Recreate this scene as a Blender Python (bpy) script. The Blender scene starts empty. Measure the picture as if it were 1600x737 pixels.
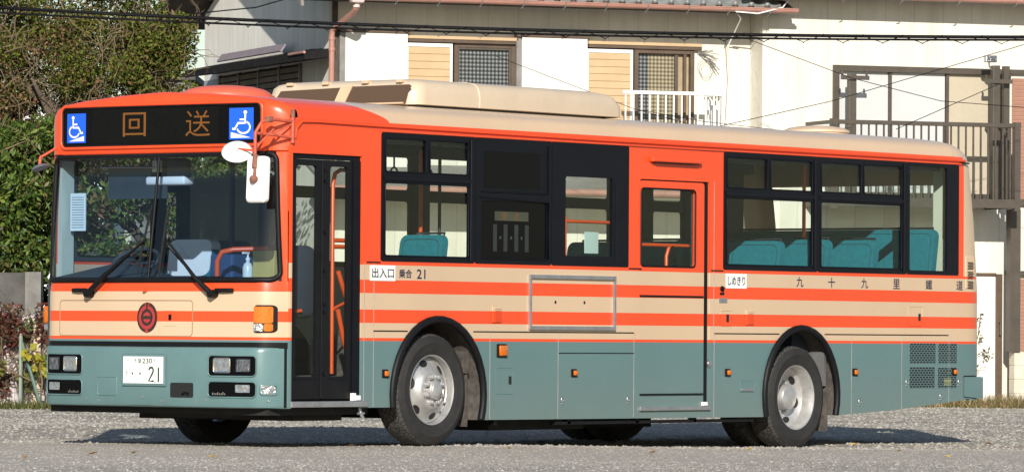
import bpy, bmesh, math, random
import numpy as np
from mathutils import Vector, Matrix
from mathutils.geometry import tessellate_polygon
random.seed(7); rng = np.random.default_rng(7)
R = math.radians
sc = bpy.context.scene
C = sc.collection

# ---------------------------------------------------------------- camera
CAM = Vector((-30.081, -25.209, 0.936))
AX_R = Vector((0.608239, -0.793723, 0.006997))
AX_U = Vector((-0.019623, -0.006224, 0.999788))
AX_D = Vector((0.793511, 0.608247, 0.019361))
cd = bpy.data.cameras.new('camera'); cam = bpy.data.objects.new('camera', cd); C.objects.link(cam)
cam.matrix_world = Matrix(((AX_R.x, AX_U.x, -AX_D.x, CAM.x), (AX_R.y, AX_U.y, -AX_D.y, CAM.y), (AX_R.z, AX_U.z, -AX_D.z, CAM.z), (0, 0, 0, 1)))
cd.sensor_width = 36; cd.lens = 178.68; cd.clip_start = 0.5; cd.clip_end = 3000
sc.camera = cam
RH = Vector((AX_R.x, AX_R.y, 0)).normalized(); DH = Vector((AX_D.x, AX_D.y, 0)).normalized()

# ---------------------------------------------------------------- light
SUN_EL = R(24)
sh = (-DH + 0.0 * RH).normalized()
S = Vector((sh.x * math.cos(SUN_EL), sh.y * math.cos(SUN_EL), math.sin(SUN_EL)))
sd = bpy.data.lights.new('sun', 'SUN'); sun = bpy.data.objects.new('sun', sd); C.objects.link(sun)
sd.energy = 4.6; sd.angle = R(0.53); sd.color = (1.0, 0.945, 0.86)
sun.rotation_euler = S.to_track_quat('Z', 'Y').to_euler()
wd = bpy.data.worlds.new('World'); sc.world = wd; wd.use_nodes = True
nt = wd.node_tree; bg = nt.nodes['Background']; sky = nt.nodes.new('ShaderNodeTexSky')
sky.sky_type = 'NISHITA'; sky.sun_disc = False; sky.sun_elevation = SUN_EL
sky.sun_rotation = math.atan2(S.x, S.y)
sky.air_density = 1.0; sky.dust_density = 0.4; sky.ozone_density = 1.2
nt.links.new(sky.outputs[0], bg.inputs[0]); bg.inputs[1].default_value = 0.085
sc.view_settings.view_transform = 'Standard'; sc.view_settings.look = 'None'
sc.view_settings.exposure = 0.35; sc.view_settings.gamma = 1.0; sc.view_settings.use_curve_mapping = False
try: sc.cycles.max_bounces = 8; sc.cycles.transparent_max_bounces = 16
except Exception: pass

# ---------------------------------------------------------------- materials
def newmat(name):
    m = bpy.data.materials.new(name); m.use_nodes = True
    return m, m.node_tree, m.node_tree.nodes['Principled BSDF']
def N(t, kind, **kw):
    n = t.nodes.new(kind)
    for k, v in kw.items(): setattr(n, k, v)
    return n
def rgba(c): return (c[0], c[1], c[2], 1)
def ramp(t, stops, constant=False):
    r = N(t, 'ShaderNodeValToRGB'); cr = r.color_ramp
    if constant: cr.interpolation = 'CONSTANT'
    while len(cr.elements) < len(stops): cr.elements.new(0.5)
    for e, (p, c) in zip(cr.elements, stops): e.position = p; e.color = rgba(c)
    return r
def plain(name, col, rough=0.5, metal=0.0, var=0.12, scale=6.0, bump=0.0, bscale=40., spec=0.5, coat=0.0):
    m, t, b = newmat(name)
    b.inputs['Roughness'].default_value = rough; b.inputs['Metallic'].default_value = metal
    b.inputs['Specular IOR Level'].default_value = spec; b.inputs['Coat Weight'].default_value = coat
    tc = N(t, 'ShaderNodeTexCoord')
    if var > 0:
        nz = N(t, 'ShaderNodeTexNoise'); nz.inputs['Scale'].default_value = scale; nz.inputs['Detail'].default_value = 6
        nz.inputs['Roughness'].default_value = 0.65
        t.links.new(tc.outputs['Object'], nz.inputs['Vector'])
        r = ramp(t, [(0.3, [c * (1 - var) for c in col]), (0.7, [min(1, c * (1 + var)) for c in col])])
        t.links.new(nz.outputs['Fac'], r.inputs[0]); t.links.new(r.outputs[0], b.inputs['Base Color'])
    else: b.inputs['Base Color'].default_value = rgba(col)
    if bump > 0:
        n2 = N(t, 'ShaderNodeTexNoise'); n2.inputs['Scale'].default_value = bscale; n2.inputs['Detail'].default_value = 4
        t.links.new(tc.outputs['Object'], n2.inputs['Vector'])
        bp = N(t, 'ShaderNodeBump'); bp.inputs['Strength'].default_value = bump; bp.inputs['Distance'].default_value = 0.02
        t.links.new(n2.outputs['Fac'], bp.inputs['Height']); t.links.new(bp.outputs[0], b.inputs['Normal'])
    return m
def island(name, cols, rough=0.6, spec=0.4, trans=0.0):
    m, t, b = newmat(name); g = N(t, 'ShaderNodeNewGeometry')
    n = len(cols); r = ramp(t, [(i / max(1, n), c) for i, c in enumerate(cols)], True)
    t.links.new(g.outputs['Random Per Island'], r.inputs[0])
    b.inputs['Roughness'].default_value = rough; b.inputs['Specular IOR Level'].default_value = spec
    t.links.new(r.outputs[0], b.inputs['Base Color'])
    if trans > 0:
        out = t.nodes['Material Output']; tr = N(t, 'ShaderNodeBsdfTranslucent'); mx = N(t, 'ShaderNodeMixShader')
        t.links.new(r.outputs[0], tr.inputs[0]); mx.inputs[0].default_value = trans
        t.links.new(b.outputs[0], mx.inputs[1]); t.links.new(tr.outputs[0], mx.inputs[2]); t.links.new(mx.outputs[0], out.inputs[0])
    return m
def glass(name, tint, f0=0.05, rough=0.0, glosscol=(1, 1, 1)):
    m = bpy.data.materials.new(name); m.use_nodes = True; t = m.node_tree
    t.nodes.remove(t.nodes['Principled BSDF']); out = t.nodes['Material Output']
    tr = N(t, 'ShaderNodeBsdfTransparent'); tr.inputs[0].default_value = rgba(tint)
    gl = N(t, 'ShaderNodeBsdfGlossy'); gl.inputs['Roughness'].default_value = rough; gl.inputs[0].default_value = rgba(glosscol)
    fr = N(t, 'ShaderNodeLayerWeight'); fr.inputs[0].default_value = 0.25
    mp = N(t, 'ShaderNodeMapRange'); mp.inputs[3].default_value = f0; mp.inputs[4].default_value = 0.75
    mul = N(t, 'ShaderNodeMath', operation='POWER'); mul.inputs[1].default_value = 4.0
    t.links.new(fr.outputs['Facing'], mul.inputs[0]); t.links.new(mul.outputs[0], mp.inputs[0])
    mx = N(t, 'ShaderNodeMixShader'); t.links.new(mp.outputs[0], mx.inputs[0])
    t.links.new(tr.outputs[0], mx.inputs[1]); t.links.new(gl.outputs[0], mx.inputs[2]); t.links.new(mx.outputs[0], out.inputs[0])
    return m

ORANGE = (0.79, 0.078, 0.020); BEIGE = (0.60, 0.435, 0.288); TEAL = (0.112, 0.196, 0.198)
def livery(name, front):
    m, t, b = newmat(name)
    tc = N(t, 'ShaderNodeTexCoord'); sx = N(t, 'ShaderNodeSeparateXYZ'); t.links.new(tc.outputs['Object'], sx.inputs[0])
    d = N(t, 'ShaderNodeMath', operation='DIVIDE'); d.inputs[1].default_value = 3.0; t.links.new(sx.outputs['Z'], d.inputs[0])
    if front: st = [(0, TEAL), (.868, ORANGE), (.900, BEIGE), (1.014, ORANGE), (1.098, BEIGE), (1.243, ORANGE)]
    else: st = [(0, TEAL), (.868, ORANGE), (.900, BEIGE), (1.012, ORANGE), (1.124, BEIGE), (1.243, ORANGE), (1.355, BEIGE), (1.473, ORANGE)]
    r = ramp(t, [(z / 3.0, c) for z, c in st], True); t.links.new(d.outputs[0], r.inputs[0])
    col = r.outputs[0]
    if not front:   # beige roof behind a slanting paint edge, beige rear corner
        def mth(op, a, v):
            n = N(t, 'ShaderNodeMath', operation=op); t.links.new(a, n.inputs[0])
            if isinstance(v, float): n.inputs[1].default_value = v
            else: t.links.new(v, n.inputs[1])
            return n.outputs[0]
        x = mth('ADD', sx.outputs['X'], 4.9); z = sx.outputs['Z']
        sm = N(t, 'ShaderNodeMapRange', interpolation_type='SMOOTHSTEP'); t.links.new(z, sm.inputs[0])
        sm.inputs[1].default_value = 2.60; sm.inputs[2].default_value = 2.745; sm.inputs[3].default_value = 1.20; sm.inputs[4].default_value = 0.86
        roof = mth('MULTIPLY', mth('GREATER_THAN', z, 2.598), mth('GREATER_THAN', x, sm.outputs[0]))
        rear = mth('MULTIPLY', mth('GREATER_THAN', z, 1.50), mth('GREATER_THAN', x, 9.655))
        fac = mth('MAXIMUM', roof, rear)
        mx = N(t, 'ShaderNodeMix', data_type='RGBA'); t.links.new(fac, mx.inputs[0]); t.links.new(col, mx.inputs[6])
        mx.inputs[7].default_value = rgba(BEIGE); col = mx.outputs[2]
    # faint grime and fading in the paint
    nz = N(t, 'ShaderNodeTexNoise'); nz.inputs['Scale'].default_value = 1.1; nz.inputs['Detail'].default_value = 4; nz.inputs['Roughness'].default_value = 0.5
    mp = N(t, 'ShaderNodeMapping'); mp.inputs['Scale'].default_value = (1, 1, 0.8); t.links.new(tc.outputs['Object'], mp.inputs[0]); t.links.new(mp.outputs[0], nz.inputs['Vector'])
    rr = ramp(t, [(0.3, (0.93, 0.93, 0.93)), (0.65, (1, 1, 1))]); t.links.new(nz.outputs['Fac'], rr.inputs[0])
    mm = N(t, 'ShaderNodeMix', data_type='RGBA', blend_type='MULTIPLY'); mm.inputs[0].default_value = 1
    t.links.new(col, mm.inputs[6]); t.links.new(rr.outputs[0], mm.inputs[7]); t.links.new(mm.outputs[2], b.inputs['Base Color'])
    # road dust thrown up along the skirt, in blotches
    dn = N(t, 'ShaderNodeTexNoise'); dn.inputs['Scale'].default_value = 7; dn.inputs['Detail'].default_value = 7; dn.inputs['Roughness'].default_value = .75; t.links.new(tc.outputs['Object'], dn.inputs['Vector'])
    dz = N(t, 'ShaderNodeMapRange'); dz.inputs[1].default_value = .72; dz.inputs[2].default_value = .22; dz.inputs[3].default_value = 0; dz.inputs[4].default_value = .55; t.links.new(sx.outputs['Z'], dz.inputs[0])
    dm = N(t, 'ShaderNodeMath', operation='MULTIPLY'); t.links.new(dz.outputs[0], dm.inputs[0]); t.links.new(dn.outputs['Fac'], dm.inputs[1])
    md = N(t, 'ShaderNodeMix', data_type='RGBA'); t.links.new(dm.outputs[0], md.inputs[0]); t.links.new(mm.outputs[2], md.inputs[6]); md.inputs[7].default_value = (.20, .185, .155, 1); t.links.new(md.outputs[2], b.inputs['Base Color'])
    wn = N(t, 'ShaderNodeTexNoise'); wn.inputs['Scale'].default_value = 1.3; wn.inputs['Detail'].default_value = 1; t.links.new(tc.outputs['Object'], wn.inputs['Vector'])
    wb = N(t, 'ShaderNodeBump'); wb.inputs['Strength'].default_value = .10; wb.inputs['Distance'].default_value = .05; t.links.new(wn.outputs['Fac'], wb.inputs['Height']); t.links.new(wb.outputs[0], b.inputs['Normal'])
    r2 = ramp(t, [(0.3, (.34,) * 3), (0.7, (.22,) * 3)]); t.links.new(nz.outputs['Fac'], r2.inputs[0]); t.links.new(r2.outputs[0], b.inputs['Roughness'])
    return m

M = {}
M['side'] = livery('side_livery', False); M['front'] = livery('front_livery', True)
M['orange'] = plain('orange_paint', ORANGE, .32, var=.06, scale=3)
M['acbeige'] = plain('ac_beige', (.56, .45, .325), .4, var=.06, scale=3)
M['muted_orange_sheen'] = plain('muted_orange_sky_sheen', (0.70, 0.125, 0.065), .45, var=.10, scale=3)  # pinkish tint paints sky reflection on the ventilator; arm shares the muted orange
M['beige'] = plain('beige_paint', BEIGE, .4, var=.07, scale=3)
M['seam'] = plain('seam_highlight', (.34, .33, .30), .4, var=.2)  # pale colour paints the bright highlight along the panel seams
M['teal'] = plain('teal_paint', TEAL, .3, var=.08, scale=3)
M['black'] = plain('black_rubber', (.007, .007, .008), .5, var=.25, spec=.2)
M['blackgloss'] = plain('black_gloss', (.0035, .0035, .0045), .12, var=0, spec=.10)
M['darkframe'] = plain('dark_frame_metal', (.0045, .005, .008), .38, var=.2, spec=.18)
M['tyre'] = plain('tyre_rubber', (.018, .017, .016), .75, var=.35, scale=9, bump=.15, bscale=60)
M['steel'] = plain('wheel_steel', (.50, .49, .475), .44, metal=.6, var=.18, scale=14)
M['chrome'] = plain('chrome', (.8, .8, .8), .12, metal=1, var=0)
M['alu'] = plain('aluminium', (.45, .45, .46), .4, metal=.8, var=.15, scale=12)
M['white'] = plain('white_plastic', (.80, .80, .78), .35, var=.03)
M['whitesign'] = plain('white_sign', (.82, .82, .80), .5, var=.02)
M['blue'] = plain('blue_sticker', (.012, .11, .75), .4, var=.0)
M['navy'] = plain('navy_lettering', (.012, .016, .055), .5, var=0)
M['ink'] = plain('black_lettering', (.012, .012, .012), .5, var=0)
M['plategreen'] = plain('plate_green', (.012, .05, .015), .5, var=0)
M['amber'] = plain('amber_lens', (.58, .13, .004), .15, var=.35, scale=60, coat=.5)
M['clear'] = plain('clear_lens', (.74, .74, .72), .16, metal=.92, var=.25, scale=30, coat=.6, bump=.9, bscale=26)
M['lampglass'] = plain('lamp_glass', (.34, .34, .34), .10, metal=.9, var=.6, scale=38, coat=.8, bump=1.0, bscale=30)
M['under'] = plain('underbody', (.012, .012, .011), .85, var=.5, scale=5)
M['rust'] = plain('rusty_bracket', (.22, .09, .06), .8, var=.4, scale=20)
M['liner'] = plain('wheel_liner', (.075, .065, .056), .9, var=.5, scale=14)
M['teal_seat'] = plain('teal_moquette', (.012, .148, .20), .95, var=.16, scale=30, spec=.15)
M['seatpipe'] = plain('dark_teal_piping', (.006, .08, .11), .8, var=.1)
M['seatback'] = plain('seat_shell', (.02, .03, .04), .6, var=.2)
M['rail'] = plain('orange_handrail', (.66, .085, .018), .35, var=.05)
M['int_dark'] = plain('dark_interior', (.035, .045, .05), .7, var=.2)
M['int_pale'] = plain('pale_interior', (.50, .54, .46), .6, var=.05)
M['int_grey'] = plain('grey_ceiling', (.34, .35, .34), .7, var=.08)
M['floor'] = plain('floor_vinyl', (.10, .10, .10), .7, var=.2)
M['glass'] = glass('side_glass', (.92, .95, .93), .022)
M['screen'] = glass('windscreen_glass', (.62, .74, .87), .05)
M['farglass'] = glass('far_glass', (.90, .93, .92), .02)
M['darkglass'] = glass('dark_glass', (.16, .18, .19), .035)
M['logo_red'] = plain('emblem_red', (.36, .035, .038), .35, var=.12, scale=40)
M['logo_dark'] = plain('emblem_bronze', (.035, .022, .013), .35, var=.2, scale=40)
M['led_panel'] = plain('led_panel', (.005, .005, .005), .2, var=.2, scale=30, spec=.12)
m, t, b = newmat('led_amber'); b.inputs['Base Color'].default_value = (.15, .055, .007, 1); b.inputs['Emission Color'].default_value = (1, .36, .04, 1); b.inputs['Emission Strength'].default_value = .03; M['led'] = m

# ---------------------------------------------------------------- mesh helpers
ORG = {}
def link(o, parent=None):
    C.objects.link(o)
    if parent is not None: o.parent = parent
    return o
class MB:
    def __init__(s): s.v = []; s.f = []; s.mi = []; s.cur = 0
    def add(s, vs, fs):
        o = len(s.v); s.v += [tuple(p) for p in vs]
        for f in fs: s.f.append(tuple(i + o for i in f)); s.mi.append(s.cur)
        return s
    def box(s, x0, x1, y0, y1, z0, z1, bev=0.0):
        if bev > 0:
            bm = bmesh.new(); bmesh.ops.create_cube(bm, size=1)
            for v in bm.verts: v.co = Vector((x0 + (v.co.x + .5) * (x1 - x0), y0 + (v.co.y + .5) * (y1 - y0), z0 + (v.co.z + .5) * (z1 - z0)))
            bmesh.ops.bevel(bm, geom=bm.edges[:], offset=bev, segments=2, affect='EDGES', profile=.5)
            bm.verts.index_update(); s.add([v.co for v in bm.verts], [[v.index for v in f.verts] for f in bm.faces]); bm.free(); return s
        v = [(x0, y0, z0), (x1, y0, z0), (x1, y1, z0), (x0, y1, z0), (x0, y0, z1), (x1, y0, z1), (x1, y1, z1), (x0, y1, z1)]
        return s.add(v, [(0, 3, 2, 1), (4, 5, 6, 7), (0, 1, 5, 4), (1, 2, 6, 5), (2, 3, 7, 6), (3, 0, 4, 7)])
    def tube(s, pts, r, n=8, closed=False, cap=True):
        pts = [Vector(p) for p in pts]; k = len(pts); rs = r if isinstance(r, (list, tuple)) else [r] * k
        tang = []
        for i in range(k):
            a = pts[(i - 1) % k] if (closed or i > 0) else pts[i]; b_ = pts[(i + 1) % k] if (closed or i < k - 1) else pts[i]
            d = b_ - a; tang.append(d.normalized() if d.length > 1e-9 else Vector((0, 0, 1)))
        up = Vector((0, 0, 1)) if abs(tang[0].z) < .9 else Vector((1, 0, 0)); nrm = (up - tang[0] * up.dot(tang[0])).normalized()
        vs = []
        for i in range(k):
            nrm = (nrm - tang[i] * nrm.dot(tang[i])); nrm = nrm.normalized() if nrm.length > 1e-6 else tang[i].orthogonal().normalized()
            bn = tang[i].cross(nrm)
            for j in range(n):
                a = 2 * math.pi * j / n; vs.append(pts[i] + (nrm * math.cos(a) + bn * math.sin(a)) * rs[i])
        fs = []
        for i in range(k if closed else k - 1):
            i2 = (i + 1) % k
            for j in range(n): fs.append((i * n + j, i * n + (j + 1) % n, i2 * n + (j + 1) % n, i2 * n + j))
        if cap and not closed: fs.append(tuple(range(n - 1, -1, -1))); fs.append(tuple((k - 1) * n + j for j in range(n)))
        return s.add(vs, fs)
    def lathe(s, prof, c, axis='y', n=32, a0=0, a1=2 * math.pi):
        # prof: (radius, along axis)
        c = Vector(c); vs = []; full = abs(a1 - a0 - 2 * math.pi) < 1e-6; m_ = n if full else n + 1
        for (r_, h) in prof:
            for j in range(m_):
                a = a0 + (a1 - a0) * j / n; p, q = r_ * math.cos(a), r_ * math.sin(a)
                vs.append(c + (Vector((p, h, q)) if axis == 'y' else Vector((p, q, h)) if axis == 'z' else Vector((h, p, q))))
        fs = []
        for i in range(len(prof) - 1):
            for j in range(n if full else n):
                j2 = (j + 1) % m_ if full else j + 1
                fs.append((i * m_ + j, i * m_ + j2, (i + 1) * m_ + j2, (i + 1) * m_ + j))
        return s.add(vs, fs)
    def plate(s, outline, holes, fn, t0, t1):
        # flat shape with holes, extruded; fn(a, b, t) -> point
        loops = [outline] + list(holes)
        flat = [p for l in loops for p in l]
        tri = tessellate_polygon([[Vector((p[0], p[1], 0)) for p in l] for l in loops])
        n = len(flat)
        vs = [fn(p[0], p[1], t0) for p in flat]
        fs = [tuple(t) for t in tri]
        if t1 is not None:
            vs += [fn(p[0], p[1], t1) for p in flat]
            fs += [tuple(i + n for i in reversed(t)) for t in tri]
            o = 0
            for l in loops:
                k = len(l)
                for i in range(k): fs.append((o + i, o + (i + 1) % k, n + o + (i + 1) % k, n + o + i))
                o += k
        return s.add(vs, fs)
    def grid(s, rows):
        n = len(rows[0]); vs = [p for r_ in rows for p in r_]
        fs = [(i * n + j, i * n + j + 1, (i + 1) * n + j + 1, (i + 1) * n + j) for i in range(len(rows) - 1) for j in range(n - 1)]
        return s.add(vs, fs)
    def build(s, name, mats, parent=None, smooth=None, recalc=True):
        org = ORG.get(parent.name, Vector((0, 0, 0))) if parent is not None else Vector((0, 0, 0))
        me = bpy.data.meshes.new(name)
        me.from_pydata([(p[0] - org.x, p[1] - org.y, p[2] - org.z) for p in s.v], [], s.f)
        if not isinstance(mats, (list, tuple)): mats = [mats]
        for mm in mats: me.materials.append(mm)
        if len(mats) > 1: me.polygons.foreach_set('material_index', s.mi)
        if recalc:
            bm = bmesh.new(); bm.from_mesh(me); bmesh.ops.recalc_face_normals(bm, faces=bm.faces[:]); bm.to_mesh(me); bm.free()
        if smooth is not None: me.shade_smooth() if smooth >= 180 else smooth_by_angle(me, smooth)
        o = bpy.data.objects.new(name, me); link(o, parent); ORG[o.name] = org
        return o
def smooth_by_angle(me, deg):
    me.polygons.foreach_set('use_smooth', [True] * len(me.polygons))
    try: me.set_sharp_from_angle(angle=R(deg))
    except Exception: pass
def thing(name, loc, label, cat, group=None, rotz=0):
    o = bpy.data.objects.new(name, None); C.objects.link(o); o.location = loc; o.rotation_euler = (0, 0, rotz); o.empty_display_size = .3
    ORG[o.name] = Vector(loc) if rotz == 0 else Vector((0, 0, 0))
    return tag(o, label, cat, group)
def tag(o, label=None, cat=None, group=None, kind=None):
    if label: o['label'] = label
    if cat: o['category'] = cat
    if group: o['group'] = group
    if kind: o['kind'] = kind
    return o
def numesh(name, V, F, mat, parent=None, smooth=False):
    me = bpy.data.meshes.new(name); V = np.asarray(V, dtype=np.float32); F = np.asarray(F, dtype=np.int32)
    me.vertices.add(len(V)); me.vertices.foreach_set('co', V.ravel())
    k = F.shape[1]; me.loops.add(F.size); me.loops.foreach_set('vertex_index', F.ravel())
    me.polygons.add(len(F)); me.polygons.foreach_set('loop_start', np.arange(0, F.size, k, dtype=np.int32))
    me.polygons.foreach_set('loop_total', np.full(len(F), k, dtype=np.int32)); me.update(calc_edges=True)
    me.materials.append(mat)
    if smooth: me.shade_smooth()
    o = bpy.data.objects.new(name, me); link(o, parent); return o
def rrect(x0, x1, y0, y1, r, n=5):
    pts = []
    for cx, cy, a in ((x1 - r, y1 - r, 0), (x0 + r, y1 - r, 90), (x0 + r, y0 + r, 180), (x1 - r, y0 + r, 270)):
        for i in range(n + 1): q = R(a + 90 * i / n); pts.append((cx + r * math.cos(q), cy + r * math.sin(q)))
    return pts
def text2d(s, h, bold=0.0, res=3):
    c = bpy.data.curves.new('lettering', 'FONT'); c.body = s; c.size = 1; c.resolution_u = res; c.offset = bold
    o = bpy.data.objects.new('lettering', c); C.objects.link(o)
    me = bpy.data.meshes.new_from_object(o.evaluated_get(bpy.context.evaluated_depsgraph_get()))
    P = np.array([v.co[:2] for v in me.vertices]); F = [tuple(p.vertices) for p in me.polygons]
    bpy.data.objects.remove(o); bpy.data.curves.remove(c); bpy.data.meshes.remove(me)
    mn = P.min(0); mx_ = P.max(0); P = (P - mn) / (mx_[1] - mn[1]) * h
    return P, F
def put_text(mb, s, fn, x0, x1, y0, y1, bold=0.0, keep=False):
    P, F = text2d(s, 1.0, bold); wdt = P[:, 0].max()
    mb.add([fn(x0 + p[0] / wdt * (x1 - x0), y0 + p[1] * (y1 - y0)) for p in P], F)
def stroke(mb, pts, w, fn, closed=False):
    # flat ribbon along a 2-D polyline
    pts = [Vector((p[0], p[1])) for p in pts]; k = len(pts); L = []; Rr = []
    for i in range(k):
        a = pts[(i - 1) % k] if (closed or i > 0) else pts[i]; b_ = pts[(i + 1) % k] if (closed or i < k - 1) else pts[i]
        d = (b_ - a).normalized(); nn = Vector((-d.y, d.x)) * w / 2; L.append(pts[i] + nn); Rr.append(pts[i] - nn)
    vs = [fn(p.x, p.y) for p in L + Rr]
    fs = [(i, (i + 1) % k, k + (i + 1) % k, k + i) for i in range(k if closed else k - 1)]
    mb.add(vs, fs)
def disc(mb, cx, cy, rx, ry, fn, n=28, r0=0.0):
    if r0 <= 0: mb.add([fn(cx + rx * math.cos(2 * math.pi * i / n), cy + ry * math.sin(2 * math.pi * i / n)) for i in range(n)], [tuple(range(n))])
    else:
        vs = [fn(cx + k * rx * math.cos(2 * math.pi * i / n), cy + k * ry * math.sin(2 * math.pi * i / n)) for k in (1, r0) for i in range(n)]
        mb.add(vs, [(i, (i + 1) % n, n + (i + 1) % n, n + i) for i in range(n)])

# ---------------------------------------------------------------- ground
def smooth(a, b, x):
    t = np.clip((x - a) / (b - a), 0, 1); return t * t * (3 - 2 * t)
def gz(x, y):
    # gravel lot: a low road edge in front of the bus, a slight rise behind it
    x = np.asarray(x, float); y = np.asarray(y, float)
    dx, dy = x - CAM.x, y - CAM.y
    D = dx * DH.x + dy * DH.y; s = dx * RH.x + dy * RH.y
    z = .04 - .09 * smooth(40.2, 44.7, D)
    z = z + .10 * np.exp(-((s + 3.5) ** 2) / 24.5 - ((D - 48) ** 2) / 18) + .065 * np.exp(-((s - 2) ** 2) / 4.5 - ((D - 54.5) ** 2) / 8)
    z = z + .006 * np.sin(1.7 * x + .4 * y) * np.sin(1.3 * y - .6 * x)
    return z
def G(x, y): return float(gz(x, y))
def at(s, D, z=0.0): return Vector((CAM.x, CAM.y, 0)) + RH * s + DH * D + Vector((0, 0, z))   # metres right of / in front of the viewpoint

def ground_material():
    m, t, b = newmat('gravel_lot'); tc = N(t, 'ShaderNodeTexCoord')
    def noise(sc_, det=8, rough=.7):
        n = N(t, 'ShaderNodeTexNoise'); n.inputs['Scale'].default_value = sc_; n.inputs['Detail'].default_value = det; n.inputs['Roughness'].default_value = rough
        t.links.new(tc.outputs['Object'], n.inputs['Vector']); return n
    vo = N(t, 'ShaderNodeTexVoronoi'); vo.inputs['Scale'].default_value = 28; t.links.new(tc.outputs['Object'], vo.inputs['Vector'])
    a = ramp(t, [(0, (0.188, 0.172, 0.148)), (.5, (0.346, 0.318, 0.270)), (1, (0.552, 0.512, 0.447))]); t.links.new(vo.outputs['Color'], a.inputs[0])
    big = noise(.5); br = ramp(t, [(.3, (.72, .70, .66)), (.7, (1, 1, 1))]); t.links.new(big.outputs['Fac'], br.inputs[0])
    mx = N(t, 'ShaderNodeMix', data_type='RGBA', blend_type='MULTIPLY'); mx.inputs[0].default_value = 1
    t.links.new(a.outputs[0], mx.inputs[6]); t.links.new(br.outputs[0], mx.inputs[7])
    # worn asphalt of the road in front, a band that runs past the bus
    fine = noise(45); fr = ramp(t, [(.3, (0.270, 0.245, 0.211)), (.55, (0.394, 0.359, 0.313)), (.75, (0.528, 0.488, 0.429))]); t.links.new(fine.outputs['Fac'], fr.inputs[0])
    vm = N(t, 'ShaderNodeVectorMath', operation='DOT_PRODUCT'); t.links.new(tc.outputs['Object'], vm.inputs[0]); vm.inputs[1].default_value = (DH.x, DH.y, 0)
    wob = noise(.8); ad = N(t, 'ShaderNodeMath', operation='MULTIPLY_ADD'); ad.inputs[1].default_value = 2.0
    t.links.new(wob.outputs['Fac'], ad.inputs[0]); t.links.new(vm.outputs['Value'], ad.inputs[2])
    d0 = CAM.x * DH.x + CAM.y * DH.y
    mr = N(t, 'ShaderNodeMapRange', interpolation_type='SMOOTHSTEP'); mr.inputs[1].default_value = d0 + 39.6 + 1.0; mr.inputs[2].default_value = d0 + 41.4 + 1.0; t.links.new(ad.outputs[0], mr.inputs[0])
    # the worn band thins out again towards the lower right
    v2 = N(t, 'ShaderNodeVectorMath', operation='DOT_PRODUCT'); t.links.new(tc.outputs['Object'], v2.inputs[0]); k_ = DH - RH * .55; v2.inputs[1].default_value = (k_.x, k_.y, 0)
    d2 = CAM.x * k_.x + CAM.y * k_.y
    a2 = N(t, 'ShaderNodeMath', operation='MULTIPLY_ADD'); a2.inputs[1].default_value = 2.0; t.links.new(wob.outputs['Fac'], a2.inputs[0]); t.links.new(v2.outputs['Value'], a2.inputs[2])
    lo = N(t, 'ShaderNodeMapRange', interpolation_type='SMOOTHSTEP'); lo.inputs[1].default_value = d2 + 36.6 + 1.0; lo.inputs[2].default_value = d2 + 34.2 + 1.0; t.links.new(a2.outputs[0], lo.inputs[0])
    mxx = N(t, 'ShaderNodeMath', operation='MAXIMUM'); l2 = N(t, 'ShaderNodeMath', operation='MULTIPLY'); l2.inputs[1].default_value = .8; t.links.new(lo.outputs[0], l2.inputs[0]); t.links.new(mr.outputs[0], mxx.inputs[0]); t.links.new(l2.outputs[0], mxx.inputs[1]); mr = mxx
    m2 = N(t, 'ShaderNodeMix', data_type='RGBA'); t.links.new(mr.outputs[0], m2.inputs[0]); t.links.new(fr.outputs[0], m2.inputs[6]); t.links.new(mx.outputs[2], m2.inputs[7])
    t.links.new(m2.outputs[2], b.inputs['Base Color']); b.inputs['Roughness'].default_value = .95; b.inputs['Specular IOR Level'].default_value = .15
    bp = N(t, 'ShaderNodeBump'); bp.inputs['Strength'].default_value = .35; bp.inputs['Distance'].default_value = .01
    t.links.new(vo.outputs['Distance'], bp.inputs['Height']); t.links.new(bp.outputs[0], b.inputs['Normal'])
    return m
M['ground'] = ground_material()
ss = np.concatenate([[-900, -300, -100, -50, -30], np.linspace(-20, 20, 81), [30, 50, 100, 300, 900]])
DD = np.concatenate([[-300, -60, -10, 10, 20, 26], np.linspace(29, 80, 137), [90, 110, 150, 250, 500, 1500]])
gs, gd = np.meshgrid(ss, DD); gx = CAM.x + RH.x * gs + DH.x * gd; gy = CAM.y + RH.y * gs + DH.y * gd
V = np.stack([gx, gy, gz(gx, gy)], -1).reshape(-1, 3); nn = len(ss)
F = [(i * nn + j, i * nn + j + 1, (i + 1) * nn + j + 1, (i + 1) * nn + j) for i in range(len(DD) - 1) for j in range(nn - 1)]
tag(numesh('ground', V, F, M['ground'], smooth=True), kind='structure')

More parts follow.
